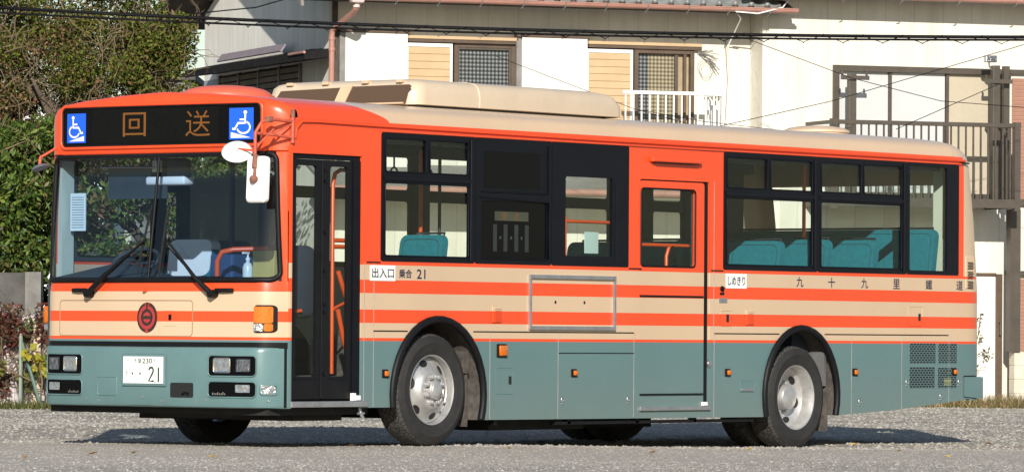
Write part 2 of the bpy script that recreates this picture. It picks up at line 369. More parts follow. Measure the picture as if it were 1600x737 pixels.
def stones(name, n, s0, s1, d0, d1, r0, r1, cols, flat=.6, power=1.0):
    u = rng.random(n) ** power; D = d0 + (d1 - d0) * u
    half = D * 800 / 7941 + .8; s = (rng.random(n) * 2 - 1) * half
    x = CAM.x + RH.x * s + DH.x * D; y = CAM.y + RH.y * s + DH.y * D; z = gz(x, y)
    rad = r0 + (r1 - r0) * rng.random(n) ** 2.5
    base = np.array([(1, 0, 0), (.3, .95, 0), (-.8, .6, 0), (-.8, -.6, 0), (.3, -.95, 0), (.1, .1, .9)], float)
    ang = rng.random(n) * 6.28; ca, sa = np.cos(ang), np.sin(ang)
    P = base[None] * (1 + .5 * (rng.random((n, 6, 3)) - .5))
    X = (P[..., 0] * ca[:, None] - P[..., 1] * sa[:, None]) * rad[:, None] + x[:, None]
    Y = (P[..., 0] * sa[:, None] + P[..., 1] * ca[:, None]) * rad[:, None] + y[:, None]
    Z = P[..., 2] * rad[:, None] * flat + z[:, None] - .002
    V = np.stack([X, Y, Z], -1).reshape(-1, 3)
    tri = np.array([(0, 1, 5), (1, 2, 5), (2, 3, 5), (3, 4, 5), (4, 0, 5)]); F = (tri[None] + (np.arange(n) * 6)[:, None, None]).reshape(-1, 3)
    return tag(numesh(name, V, F, island(name + '_stone', cols, .9, .2)), 'loose pale gravel' if 'gravel' in name else 'fine grit', 'gravel', kind='stuff')
o = stones('gravel', 75000, 0, 0, 40.5, 80, .007, .028, [(0.319, 0.289, 0.243), (0.375, 0.342, 0.287), (0.418, 0.385, 0.328), (0.382, 0.350, 0.297), (0.460, 0.427, 0.367), (0.537, 0.504, 0.443), (0.340, 0.307, 0.255)], .75)
o['label'] = 'loose pale grey gravel over the lot behind and under the bus'
o = stones('road_grit', 110000, 0, 0, 32, 41.5, .004, .015, [(0.332, 0.300, 0.257), (0.388, 0.355, 0.307), (0.438, 0.401, 0.347), (0.402, 0.369, 0.319), (0.360, 0.328, 0.284), (0.487, 0.450, 0.392), (0.275, 0.251, 0.217)], .6)
o['label'] = 'fine brown grey grit on the worn road in front of the bus'
o = stones('near_gravel', 9000, 0, 0, 31.5, 36.5, .005, .018, [(0.306, 0.288, 0.255), (0.423, 0.401, 0.360), (0.541, 0.518, 0.464), (0.364, 0.341, 0.307)], .7)
o['label'] = 'scattered pale stones along the near edge of the road'
# ---------------------------------------------------------------- the bus (front at X=0, door side at Y=0)
bus = thing('bus', (4.9, 1.25, 0), 'orange, cream and teal single deck city bus parked on the gravel with its doors shut', 'bus')
W = 2.48
def Bn(t): return .115 * t ** 2.2 + .185 * max(0.0, (t - .86) / .14) ** 2.0
def Xc(z): return float(np.interp(z, [.3, .825, .83, .86, 1.33, 2.33, 2.331, 2.72, 3], [-.30, -.30, -.25, -.25, -.24, -.112, -.145, -.135, -.12]))
def XF(y, z, xc=None):
    t = min(1.0, abs(y - 1.25) / (1.23 if (z < 1.30 or z > 2.335) else 1.215)); x0 = Xc(z) if xc is None else xc
    return x0 * (1 - Bn(t) / .30)
def fr(off, xc=None): return lambda y, z: (XF(y, z, xc) - off, y, z)
def nr(off): return lambda x, z: (x, -off, z)
def zr(y):
    s = min(y, W - y); return float(np.interp(s, [0, .01, .03, .08, .2, .4, .8, 1.25], [2.60, 2.645, 2.68, 2.715, 2.745, 2.768, 2.80, 2.82]))
YC = [1.25 + 1.23 * math.sin(math.pi / 2 * s) for s in np.linspace(-1, 1, 49)]
def patch(mb, y0, y1, z0, z1, off, r=0.0, ny=16, nz=10, xc=None, ang=0.0):
    # rounded patch that follows the bowed front
    zs = sorted(set(list(np.linspace(z0, z1, nz)) + ([z0 + r * (1 - math.cos(a)) for a in np.linspace(0, math.pi / 2, 6)] + [z1 - r * (1 - math.cos(a)) for a in np.linspace(0, math.pi / 2, 6)] if r > 0 else [])))
    rows = []
    for z in zs:
        e = 0.0
        if r > 0:
            d = r - (z - z0) if z < z0 + r else (r - (z1 - z) if z > z1 - r else 0)
            if d > 0: e = r - math.sqrt(max(0, r * r - d * d))
        rows.append([fr(off, xc)(y0 + e + (y1 - y0 - 2 * e) * i / ny, z) for i in range(ny + 1)])
    return mb.grid(rows)
def arch(cx, cz, rx, rz, zl, zrr, n=22):
    a0 = math.pi - math.asin((zl - cz) / rz); a1 = math.asin((zrr - cz) / rz)
    return [(cx + rx * math.cos(a0 + (a1 - a0) * i / n), cz + rz * math.sin(a0 + (a1 - a0) * i / n)) for i in range(n + 1)]
A1 = arch(1.845, .45, .605, .62, .355, .245); A2 = arch(7.0, .42, .585, .605, .235, .24)
A1f = arch(1.845, .45, .605, .62, .30, .30); A2f = arch(7.0, .42, .585, .605, .30, .30)
outline = [(0, .355), (.02, .355), (.02, 2.325), (.865, 2.325), (.865, .355), (1.2, .355)] + A1 + [(2.47, .245), (6.40, .235)] + A2 + [(7.60, .241), (8.53, .28), (9.62, .36), (9.755, .375), (9.755, 1.4), (9.69, 1.99), (9.605, 2.5), (9.45, 2.60), (0, 2.60)]
SDP = lambda a, b, t: (a, t, b)
mb = MB(); mb.plate(outline, [rrect(1.11, 4.39, 1.52, 2.515, .03), rrect(5.81, 9.555, 1.52, 2.515, .03), rrect(4.57, 5.605, .312, 2.255, .035)], SDP, 0, .03)
mb.build('side_panel', M['side'], bus)
farholes = [(.22, 1.2), (1.3, 2.5), (2.6, 4.57), (4.75, 6.15), (6.3, 7.5), (8.12, 8.66)]
mb = MB(); mb.plate([(0, .30)] + A1f + A2f + [(9.62, .36), (9.62, 2.5), (9.45, 2.6), (0, 2.6)], [rrect(a, b, 1.52, 2.50, .04) for a, b in farholes], SDP, W, W - .03)
mb.build('side_panel', M['side'], bus)
# roof
xs = [None, .25, .5, .8, 1.1, 2, 4, 6, 8, 9.45]
YR = sorted(set([0, .01, .03, .05, .08, .13, .2, .3, .4, .6, .8, 1.0, 1.25]) | set([W - v for v in [0, .01, .03, .05, .08, .13, .2, .3, .4, .6, .8, 1.0]]))
rows = [[((XF(y, zr(y), -.14) + .075) if x is None else x, y, zr(y)) for y in YR] for x in xs]
MB().grid(rows).build('roof_panel', M['side'], bus, smooth=40)
# brow above the windscreen, rolls back into the roof
rows = []
for y in YC:
    top = zr(y); col = []
    for z in np.linspace(2.345, top - .075, 8): col.append((XF(y, z, -.145), y, z))
    for a in np.linspace(.2, 1, 6) * math.pi / 2: col.append((XF(y, top, -.145) + .075 * (1 - math.cos(a)), y, top - .075 + .075 * math.sin(a)))
    rows.append([(XF(y, 2.33, -.112) + .004, y, 2.331), (XF(y, 2.33, -.145) + .012, y, 2.334)] + col)
MB().grid(rows).build('brow_panel', M['orange'], bus, smooth=50)
# belt panel and windscreen pillars
MB().grid([[fr(0)(y, z) for y in YC] for z in (.86, .95, 1.05, 1.15, 1.25, 1.333)]).build('front_panel', M['front'], bus, smooth=40)
mb = MB()
for sg in (-1, 1):
    mb = MB(); mb.grid([[fr(0)(1.25 + sg * (1.23 + (1.195 - .045 * (z - 1.33) - 1.23) * i / 4), z) for i in range(5)] for z in np.linspace(1.333, 2.332, 12)])
    mb.build('windscreen_pillar', M['orange'], bus, smooth=40)
MB().grid([[(XF(y, .84, -.25) - .002, y, z) for y in YC] for z in (.815, .862)]).build('bumper_seal', M['black'], bus, smooth=40)
# front bumper
prof = [(.352, .10), (.352, .05), (.36, .012), (.375, 0), (.60, 0), (.785, 0), (.805, .006), (.818, .022), (.824, .06), (.824, .12)]
bump = MB().grid([[(XF(y, .6, -.30) + dx * (1 - .5 * abs(y - 1.25) / 1.25), y, z) for y in YC] for z, dx in prof]).build('front_bumper', M['teal'], bus, smooth=40)
# rear shell
Ysv = lambda z: float(np.interp(z, [2.60, 2.645, 2.68, 2.715, 2.745, 2.768, 2.80, 2.82], [0, .01, .03, .08, .2, .4, .8, 1.24])) if z > 2.6 else 0
Xr = lambda z: float(np.interp(z, [.3, .92, 1.4, 1.99, 2.52, 2.62, 2.68, 2.72, 2.76, 2.80, 2.82], [9.91, 9.91, 9.905, 9.84, 9.75, 9.71, 9.67, 9.635, 9.60, 9.54, 9.46]))
zl = [.36, .5, .58, .75, .92, 1.15, 1.4, 1.6, 1.86, 1.99, 2.2, 2.35, 2.45, 2.5, 2.6, 2.645, 2.68, 2.715, 2.745, 2.768, 2.80, 2.82]
rows = []
for z in zl:
    ys = Ysv(z); x0 = Xr(z) - .155 if z <= 2.5 else 9.45; xe = Xr(z) + .08; bb = min(.08 if z < 2.62 else .08 + (z - 2.62), 1.22 - ys); rr_ = max(.02, bb)
    half = [(x0, ys)] + [(x0 + (xe - x0) * math.sin(a), ys + rr_ * (1 - math.cos(a))) for a in np.linspace(.15, 1, 8) * math.pi / 2]
    mid = [(xe, ys + rr_ + (W / 2 - ys - rr_) * k) for k in (.1, .5)]
    full = half + mid + [(xe, W / 2)] + [(x, W - y) for x, y in reversed(half + mid)]
    rows.append([(x, y, z) for x, y in full])
mb = MB(); n = len(rows[0]); vs = [p for r_ in rows for p in r_]
mb.add(vs, [(i * n + j, i * n + j + 1, (i + 1) * n + j + 1, (i + 1) * n + j) for i in range(len(rows) - 1) for j in range(n - 1) if not (1.85 < zl[i] < 2.34 and 9 <= j <= n - 11)])
mb.build('rear_panel', M['side'], bus, smooth=40)
o = MB().box(9.86, 9.868, .3, 2.2, 1.86, 2.35).build('rear_window', M['farglass'], bus)
# rear bumper
mb = MB(); pth = [(9.665, -.008), (9.96, -.008), (10.01, .004), (10.04, .04), (10.05, .10), (10.05, 1.25), (10.05, 2.38), (10.04, 2.44), (10.01, 2.476), (9.96, 2.488), (9.665, 2.488)]
inn = [(min(x, 9.93), min(max(y, .05), W - .05)) for x, y in pth]
mb.grid([[(x, y, .40) for x, y in inn], [(x, y, .375 + (.02 if x < 9.7 else 0)) for x, y in pth], [(x, y, .39) for x, y in pth], [(x, y, .56) for x, y in pth], [(x - .008, y, .575) for x, y in pth], [(x, y, .578) for x, y in inn]])
mb.build('rear_bumper', M['teal'], bus, smooth=35)
MB().box(9.665, 9.87, -.004, .02, .578, .588).build('bumper_gap', M['black'], bus)
# corner louvre
mb = MB(); mb.box(9.685, 9.835, -.006, .03, 1.385, 1.69, .01); o = mb.build('corner_vent', M['side'], bus)
for z in (1.60, 1.512, 1.425):
    g = MB()
    for i in range(5):
        for k in range(4): g.box(9.722 + .024 * k + (.012 if i % 2 else 0) - .006, 9.740 + .024 * k + (.012 if i % 2 else 0) - .006, -.009, -.0062, z - .035 + .0145 * i, z - .0245 + .0145 * i)
    g.build('vent_hole', M['ink'], o)

# trim bead, gutter and door surround
MB().tube([(.04, -.002, 2.44), (.05, -.008, 2.52), (.11, -.010, 2.572), (.30, -.012, 2.578), (1.0, -.012, 2.572), (4, -.012, 2.562), (9.3, -.012, 2.562), (9.66, -.010, 2.562)], .012, 6).build('drip_rail', M['orange'], bus, smooth=60)
MB().box(9.60, 9.72, -.02, -.004, 2.535, 2.548).build('rail_tip', M['black'], bus)
MB().box(1.10, 9.60, -.016, -.001, 2.527, 2.537).build('window_drip_moulding', M['orange'], bus)
# seams
def seam(x0, x1, z0, z1, mat='black', d=.0025): return MB().box(x0, x1, -d, -.0004, z0, z1)
for x0, x1, d_, z0, z1 in ((1.02, 1.45, .0035, .953, .962), (2.30, 4.50, .0035, .953, .962), (5.675, 6.66, .0035, .953, .962), (7.37, 9.40, .0035, .953, .962), (3.45, 4.50, .0035, .783, .790), (.93, 1.10, .006, 1.493, 1.502), (4.42, 4.60, .006, 1.493, 1.502), (5.62, 5.80, .006, 1.493, 1.502)):
    MB().box(x0, x1, -d_, -.0005, z0, z1).build('panel_gap', M['black'], bus)
mb = MB()
for x, z0, z1 in ((2.52, .25, .95), (3.44, .25, .95), (4.50, .25, .95), (5.67, .24, .95), (7.80, .25, .95), (8.62, .285, .95), (9.41, .35, .95), (1.02, .36, .95), (1.02, 1.0, 1.49), (.90, .36, 1.49), (5.66, .97, 2.26)): MB().box(x, x + .0045, -.0026, -.0004, z0, z1).build('panel_seam', M['seam'], bus)

# ---- side windows
def side_window(x0, x1, holes, panes, shut=None):
    mb = MB(); mb.plate(rrect(x0, x1, 1.508, 2.522, .02), [rrect(a, b, c, d, .02) for a, b, c, d in holes], SDP, -.006, .012)
    o = mb.build('side_window', M['darkframe'], bus)
    for (a, b, c, d) in panes: MB().box(a - .012, b + .012, .004, .009, c - .012, d + .012).build('pane', M['glass'], o)
    return o
def opening(x0, x1, mid):
    hs = [(x0 + .045, x1 - .085, 1.552, 2.128), (x0 + .05, mid - .025, 2.215, 2.478), (mid + .025, x1 - .09, 2.215, 2.478)]
    o = side_window(x0, x1, hs, hs)
    MB().box(x0 + .03, x1 - .05, -.016, -.006, 2.145, 2.185, .004).build('mid_rail', M['darkframe'], o)
    mb = MB()
    for (a, b, c, d) in hs: mb.tube([(p[0], -.008, p[1]) for p in rrect(a, b, c, d, .02, 3)], .006, 6, True)
    mb.tube([(x1 - .055, -.012, 1.53), (x1 - .055, -.012, 2.50)], .009, 6)
    mb.build('rubber_seal', M['darkframe'], o, smooth=60)
    return o
opening(1.103, 2.303, 1.69); opening(5.80, 7.243, 6.48); opening(7.249, 8.683, 7.955)
o = side_window(8.689, 9.563, [(8.735, 9.36, 1.545, 2.49)], [(8.735, 9.36, 1.545, 2.49)])
o = side_window(2.309, 3.333, [(2.385, 3.275, 1.555, 2.02)], [])
MB().box(2.375, 3.285, .006, .010, 1.545, 2.03).build('pane', M['blackgloss'], o)
mb = MB(); mb.tube([(2.40, -.010, 2.09), (3.285, -.010, 2.09), (3.285, -.010, 2.485)], .007, 6); mb.tube([(2.40, -.010, 1.55), (3.285, -.010, 1.55), (3.285, -.010, 2.02), (2.37, -.010, 2.045)], .007, 6)
mb.build('slider_edge', M['darkframe'], o, smooth=60)
MB().box(2.42, 3.17, -.0075, -.006, 2.12, 2.42).build('blind_panel', M['blackgloss'], o)
sp = MB().box(2.58, 3.03, .0035, .0058, 1.86, 1.935).build('side_display', plain('dim_led_screen', (.045, .048, .030), .3, var=.2), o)
mb = MB(); put_text(mb, '回', nr(-.0028), 2.685, 2.735, 1.868, 1.928, .01); put_text(mb, '送', nr(-.0028), 2.845, 2.895, 1.868, 1.928, .01); mb.build('display_lettering', M['led'], sp)
mb = MB()
for x in (2.56, 2.70, 2.845, 2.985): mb.box(x, x + .05, .0035, .0058, 1.61, 1.83)
mb.build('route_strip', plain('route_strip_grey', (.022, .026, .024), .4, var=.2), o)
mb = MB()
for x in (2.645, 2.79, 2.93): mb.box(x, x + .022, .0035, .0058, 1.71, 1.735)
mb.build('button', plain('button_grey', (.035, .036, .04), .4, var=0), o)
o = side_window(3.339, 4.412, [(3.525, 4.175, 1.59, 2.245)], [(3.525, 4.175, 1.59, 2.245)])
MB().box(4.22, 4.24, -.009, -.006, 1.55, 2.2).build('guide_strip', M['black'], o)

# far side windows
for a, b in farholes:
    mb = MB(); mid = 2.085
    hs = [(a + .03, b - .03, 1.55, mid), (a + .03, b - .03, mid + .1, 2.47)] if a > 1.25 else [(a + .03, b - .03, 1.55, 2.47)]
    mb.plate(rrect(a, b, 1.52, 2.5, .03), [rrect(*h, .03) for h in hs], SDP, W + .004, W - .035); o = mb.build('side_window', M['darkframe'], bus)
    for h in hs: MB().box(h[0] - .01, h[1] + .01, W - .014, W - .008, h[2] - .01, h[3] + .01).build('pane', M['farglass'], o)

# ---- front folding door
mb = MB(); mb.box(.02, .865, .02, .05, 2.285, 2.325); mb.box(.775, .865, .012, .05, .41, 2.285); mb.box(.02, .045, .015, .05, .41, 2.285)
door = mb.build('front_door', M['darkframe'], bus)
for x0, x1 in ((.048, .395), (.462, .772)):
    mb = MB(); mb.plate(rrect(x0, x1, .425, 2.282, .012), [rrect(x0 + .04, x1 - .055, .60, 2.235, .03)], SDP, .022, .05); lf = mb.build('door_leaf', M['black'], door)
    MB().box(x0 + .03, x1 - .045, .034, .039, .59, 2.245).build('pane', M['glass'], lf)
    MB().box(x0 + .03, x1 - .03, .017, .022, .575, .592).build('leaf_moulding', M['darkframe'], lf)
mb = MB(); mb.box(.398, .459, .014, .05, .425, 2.282, .006)
for z in (.62, 1.10, 1.16, 1.42, 1.72, 2.12, 2.2): mb.lathe([(0, -.012), (.012, -.012), (.012, .0), (.016, .0), (.016, .02)], (.43, .014, z), 'y', 8)
mb.build('door_hinge', M['black'], door)
MB().box(.015, .95, -.012, .05, .362, .408, .004).build('door_sill', M['alu'], door)
mb = MB(); mb.box(.76, .80, -.012, .02, .41, .47, .004); mb.box(.80, .855, -.016, .02, .412, .452, .006); mb.build('door_stop', M['white'], door)

# ---- rear sliding door
rd = MB(); rd.plate(rrect(4.582, 5.525, .325, 2.243, .03), [rrect(4.60, 5.388, 1.522, 2.178, .035)], SDP, .006, .03)
MB().plate([(4.53, .30), (5.64, .30), (5.64, 2.30), (4.53, 2.30)], [rrect(4.60, 5.388, 1.522, 2.178, .035)], SDP, .0305, .05).build('door_lining', M['int_dark'], bus)
rdo = rd.build('rear_door', M['side'], bus)
MB().box(4.59, 5.40, .014, .019, 1.51, 2.19).build('pane', M['glass'], rdo)
mb = MB(); mb.tube([(p[0], .002, p[1]) for p in rrect(4.60, 5.388, 1.522, 2.178, .035)], .008, 6, True); mb.box(5.527, 5.573, .004, .03, .33, 2.25)
mb.build('door_seal', M['black'], rdo)
MB().box(5.575, 5.602, .006, .03, .315, 2.25).build('door_edge', M['side'], rdo)
mb = MB(); mb.box(4.59, 5.51, -.002, .006, 1.262, 1.277); mb.box(4.595, 5.51, -.004, .006, .432, .446); mb.build('door_guide', M['darkframe'], rdo)
MB().box(4.575, 5.60, -.022, .03, .302, .335, .004).build('door_step_rail', M['alu'], rdo)
mb = MB(); mb.box(5.49, 5.56, -.02, .006, .338, .372, .006); mb.build('door_stop', M['white'], rdo)
MB().box(4.70, 5.42, -.05, .001, 2.402, 2.446, .012).build('door_lamp_housing', M['orange'], bus)
MB().box(4.76, 5.38, -.042, -.006, 2.394, 2.403).build('door_lamp_shade_strip', M['black'], bus)  # black strip paints the shadow below the housing

# ---- side fittings
def lamp(x, z, w, h, nm='side_marker_lamp'):
    o = MB().box(x - w / 2 - .012, x + w / 2 + .012, -.012, .0, z - h / 2 - .012, z + h / 2 + .012, .004).build(nm, M['black'], bus)
    mb = MB(); mb.box(x - w / 2, x + w / 2, -.034, -.012, z - h / 2, z + h / 2, .008); mb.build('lens', M['amber'], o, smooth=60); return o
for x in (1.166, 3.656, 5.87, 7.85, 9.495): lamp(x, .622, .046, .042)
o = lamp(2.672, .805, .10, .085, 'turn_signal_lamp')
def lid(x0, x1, z0, z1, mat, lock=None):
    o = MB(); o.plate(rrect(x0, x1, z0, z1, .025), [rrect(x0 + .007, x1 - .007, z0 + .007, z1 - .007, .02)], SDP, -.0035, -.0005); b_ = o.build('access_flap', M[mat], bus)
    if lock: MB().box(lock[0] - .016, lock[0] + .016, -.006, -.001, lock[1] - .032, lock[1] + .032).build('lock', M['ink'], b_)
lid(2.60, 2.84, .452, .672, 'teal', (2.79, .565)); lid(5.76, 5.94, 1.02, 1.16, 'side', (5.87, 1.09)); lid(8.72, 8.97, 1.04, 1.22, 'side', (8.91, 1.12))
for x in (2.60, 6.195):
    mb = MB(); mb.box(x - .06, x + .06, -.010, .0, 1.03, 1.165, .006)
    for i in range(8): mb.box(x - .03, x + .055, -.016, -.010, 1.042 + .0145 * i, 1.050 + .0145 * i)
    mb.build('louvre', M['side'], bus)
# advertising frame
mb = MB(); o_ = (3.034, 4.222, .978, 1.428); mb.plate([(o_[0], o_[2]), (o_[1], o_[2]), (o_[1], o_[3]), (o_[0], o_[3])], [[(o_[0] + .022, o_[2] + .03), (o_[1] - .022, o_[2] + .03), (o_[1] - .022, o_[3] - .03), (o_[0] + .022, o_[3] - .03)]], SDP, -.020, -.0005)
mb.build('advert_frame', M['alu'], bus)
mb = MB()
for x in (3.40, 3.80): mb = MB(); disc(mb, x, 1.205, .014, .014, nr(.002), 12); mb.build('drain_hole', M['ink'], bus)
mb = MB(); mb.lathe([(0, -.012), (.02, -.012), (.022, -.003), (.034, -.006), (.034, 0)], (5.60, 0, .70), 'y', 16); mb.build('door_cock', M['alu'], bus, smooth=40)
mb = MB(); mb.lathe([(0, -.014), (.022, -.014), (.026, 0)], (5.785, 0, 1.342), 'y', 12); mb.box(5.755, 5.815, -.006, 0, 1.29, 1.31); mb.build('lock', M['darkframe'], bus)
MB().box(5.74, 5.86, -.005, -.0005, 1.222, 1.262).build('maker_tag', M['alu'], bus)
mb = MB(); mb.box(6.06, 6.28, -.006, 0, .455, .55, .006); mb.build('door_handle', M['teal'], bus)
mb = MB(); mb.box(6.08, 6.26, -.010, -.004, .462, .487, .003); mb.build('handle_grip', M['alu'], bus)
mb = MB()
for x, z in ((3.50, .40), (4.42, .40), (7.93, .36), (9.27, .40), (8.70, .53), (9.58, .53)):
    mb = MB(); mb.tube([(x + .02 * math.cos(a), -.008, z + .02 * math.sin(a)) for a in np.linspace(-.6, 4.2, 9)], .004, 5); mb.lathe([(0, -.008), (.008, -.008), (.008, 0)], (x, 0, z - .03), 'y', 8); mb.build('panel_catch', M['alu'], bus)
def grille(x0, x1, z0, z1):
    o = MB().box(x0, x1, -.001, -.0004, z0, z1).build('engine_grille', M['ink'], bus); mb = MB()
    nz = 9; dz = (z1 - z0) / nz; nx = max(4, int((x1 - x0) / .05)); dx = (x1 - x0) / nx
    for i in range(nz + 1): mb.box(x0, x1, -.004, -.001, z0 + i * dz - .0024, z0 + i * dz + .0024)
    for i in range(nz):
        for k in range(nx + 1):
            x = x0 + dx * (k + (.5 if i % 2 else 0))
            if x < x1 + .001: mb.box(x - .0028, x + .0028, -.0036, -.001, z0 + i * dz, z0 + (i + 1) * dz)
    mb.build('mesh', M['teal'], o); return o
grille(8.755, 9.185, .702, .882); grille(9.232, 9.545, .702, .880); grille(8.752, 9.172, .479, .667); grille(9.225, 9.542, .479, .663)
mb = MB()
for i in range(5): mb.box(9.33, 9.45, -.0016, -.001, .50 + .014 * i, .509 + .014 * i)
mb.build('warning_label', plain('faded_yellow_label', (.38, .33, .10), .6, var=.2), bus)

# wheel arch lips, liners, mud flaps
def lip(A): return [(a, -.012, b) for a, b in A]
for A, cx, cz, rx in ((A1, 1.845, .45, .605), (A2, 7.0, .42, .585)):
    o = MB().tube([(cx + (a - cx) * .975, -.006, cz + (b - cz) * .975) for a, b in A], .030, 10).build('arch_trim', M['black'], bus, smooth=60)
    MB().grid([[(a, y, b) for a, b in A] for y in (.03, .75)]).build('wheel_well', M['liner'], bus)
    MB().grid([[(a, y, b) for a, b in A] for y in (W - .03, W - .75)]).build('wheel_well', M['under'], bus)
mb = MB(); mb.box(2.335, 2.36, .10, .42, .19, .62); mb.box(2.30, 2.36, .09, .30, .62, .80); mb.build('mud_flap', M['liner'], bus)
MB().box(2.325, 2.336, .12, .26, .36, .62).build('bracket', M['rust'], bus)
MB().box(7.49, 7.515, .06, .62, .10, .55).build('mud_flap', M['liner'], bus)
MB().box(7.44, 7.47, .05, .25, .50, .80).build('bracket', M['alu'], bus)

# ---- wheels
M['tread'] = None
m, t, b = newmat('tyre_tread'); tc = N(t, 'ShaderNodeTexCoord'); vo = N(t, 'ShaderNodeTexVoronoi', feature='DISTANCE_TO_EDGE'); vo.inputs['Scale'].default_value = 22
t.links.new(tc.outputs['Object'], vo.inputs['Vector']); rp = ramp(t, [(.03, (.006, .006, .006)), (.10, (.055, .052, .048))]); t.links.new(vo.outputs['Distance'], rp.inputs[0]); t.links.new(rp.outputs[0], b.inputs['Base Color'])
b.inputs['Roughness'].default_value = .85; bp = N(t, 'ShaderNodeBump'); bp.inputs['Distance'].default_value = .02; bp.inputs['Strength'].default_value = .8
t.links.new(rp.outputs[0], bp.inputs['Height']); t.links.new(bp.outputs[0], b.inputs['Normal']); M['tread'] = m
def tyre_mb(y0, w):
    mb = MB(); mb.lathe([(.272, y0 + .05), (.279, y0 + .022), (.305, y0 + .012), (.335, y0 + .004), (.37, y0), (.375, y0 - .003), (.38, y0), (.41, y0 + .006), (.432, y0 + .022)], (0, 0, 0), 'y', 64)
    mb.cur = 1; mb.lathe([(.432, y0 + .022), (.444, y0 + .035), (.45, y0 + .06), (.45, y0 + w - .06), (.432, y0 + w - .022)], (0, 0, 0), 'y', 64)
    mb.cur = 0; mb.lathe([(.432, y0 + w - .022), (.37, y0 + w), (.285, y0 + w - .03)], (0, 0, 0), 'y', 64); return mb
def place(mb, c, flip):
    q = Vector(c); mb.v = [(p[0] + q.x, q.y + (-p[1] if flip else p[1]), p[2] + q.z) for p in mb.v]; return mb
def wheel(cx, yface, hubz, front, flip):
    c = (cx, yface, hubz); P = lambda mb: place(mb, c, flip)
    mb = MB()
    if front:
        mb.lathe([(.262, .20), (.268, .10), (.268, .04), (.272, .022), (.281, .016), (.282, .026)], (0, 0, 0), 'y', 64)
        mb.lathe([(.262, .075), (.258, .082), (.232, .070), (.205, .058), (.180, .040), (.160, .016), (.148, .006), (.132, .004), (.128, .010), (.075, .010)], (0, 0, 0), 'y', 64)
    else:
        mb.lathe([(.255, .20), (.262, .08), (.268, .045), (.276, .022), (.285, .016), (.286, .026)], (0, 0, 0), 'y', 64)
        mb.lathe([(.262, .125), (.235, .150), (.200, .170), (.150, .185), (.120, .185), (.05, .185)], (0, 0, 0), 'y', 64)
    w = P(mb).build('wheel', M['steel'], bus, smooth=35)
    ty = P(tyre_mb(0, .27)).build('tyre', [M['tyre'], M['tread']], w, smooth=35)
    if not front: P(tyre_mb(.31, .27)).build('inner_tyre', [M['tyre'], M['tread']], w, smooth=35)
    mb = MB()
    if front: mb.lathe([(.080, .012), (.078, -.020), (.068, -.028), (.060, -.028), (.056, -.036), (.048, -.040), (0, -.040)], (0, 0, 0), 'y', 32)
    else: mb.lathe([(.115, .185), (.112, .10), (.104, .085), (.085, .082), (.06, .07), (0, .068)], (0, 0, 0), 'y', 32)
    P(mb).build('hub', M['steel'], w, smooth=35)
    for k in range(8):
        a = 2 * math.pi * (k + .5) / 8; rr_ = .108 if front else .135; y = -.030 if front else .150
        P(MB().lathe([(0, y), (.013, y), (.016, y + .006), (.016, y + .024), (.022, y + .026), (.022, y + .045)], (rr_ * math.cos(a), 0, rr_ * math.sin(a)), 'y', 6)).build('wheel_nut', M['steel'], w)
    mb = MB(); nh = 6
    for k in range(nh):
        a = R(106 + 60 * k); rr_ = .218 if front else .205; dp = (lambda r_: float(np.interp(r_, [.18, .205, .232, .258], [.040, .058, .070, .082])) - .003) if front else (lambda r_: float(np.interp(r_, [.15, .2, .235, .26], [.185, .17, .15, .125])) - .004)
        ring = []
        for i in range(16):
            q = 2 * math.pi * i / 16; ra = rr_ + .026 * math.sin(q); ta = a + .046 * math.cos(q) / rr_; ring.append((ra * math.cos(ta), dp(ra), ra * math.sin(ta)))
        P(MB().add(ring, [tuple(range(16))])).build('hand_hole', M['ink'], w)
    return w
wheel(1.825, .025, .49, True, False); wheel(6.99, .025, .401, False, False)
wheel(1.786, W - .025, G(1.786, 2.3) + .445, True, True); wheel(6.975, W - .025, G(6.975, 2.3) + .445, False, True)

# ---- underframe
mb = MB(); mb.box(-.12, 1.10, .12, 2.38, .30, .42); mb.box(2.55, 6.3, .10, 2.40, .24, .40); mb.box(7.7, 9.5, .12, 2.38, .38, .55); mb.box(1.1, 2.55, .85, 1.65, .30, .60); mb.box(6.3, 7.7, .85, 1.65, .30, .60)
mb.box(-.05, .35, .55, 1.3, .275, .31); mb.box(.4, 1.0, .3, 1.9, .25, .32); mb.box(2.9, 4.2, .3, .9, .15, .25); mb.box(4.6, 6.0, .9, 1.9, .14, .25)
mb.tube([(1.786, .3, .45), (1.786, 2.2, .45)], .06, 8); mb.tube([(6.975, .3, .40), (6.975, 2.2, .40)], .10, 8); mb.lathe([(0, -.2), (.18, -.15), (.22, 0), (.18, .15), (0, .2)], (6.975, 1.25, .42), 'y', 16)
mb.build('underframe', M['under'], bus)
mb = MB(); mb.box(3.45, 6.32, .03, .09, .195, .222)
for x in (2.62, 3.62, 4.58, 5.42): mb.box(x, x + .04, .03, .09, .20, .27)
mb.build('side_guard', M['black'], bus)
mb = MB(); mb.tube([(.93, .06, .36), (.93, .05, .31), (.95, .04, .27)], .014, 6); mb.tube([(.90, .05, .31), (.97, .05, .31)], .012, 6); mb.build('drain_cock', M['alu'], bus)
mb = MB(); mb.box(.0, 1.2, .06, W - .06, .58, .60); mb.box(1.2, 2.5, .76, W - .76, .58, .60); mb.box(2.5, 6.35, .06, W - .06, .58, .60); mb.box(6.35, 7.65, .76, W - .76, .58, .60); mb.box(7.65, 9.55, .06, W - .06, .72, .74); mb.build('floor', M['floor'], bus)
MB().box(.12, 9.5, .06, W - .06, 2.555, 2.575).build('ceiling', M['int_grey'], bus)
mb = MB(); mb.box(.9, 9.6, .032, .05, 1.10, 1.50); mb.build('inner_lining', M['int_pale'], bus)
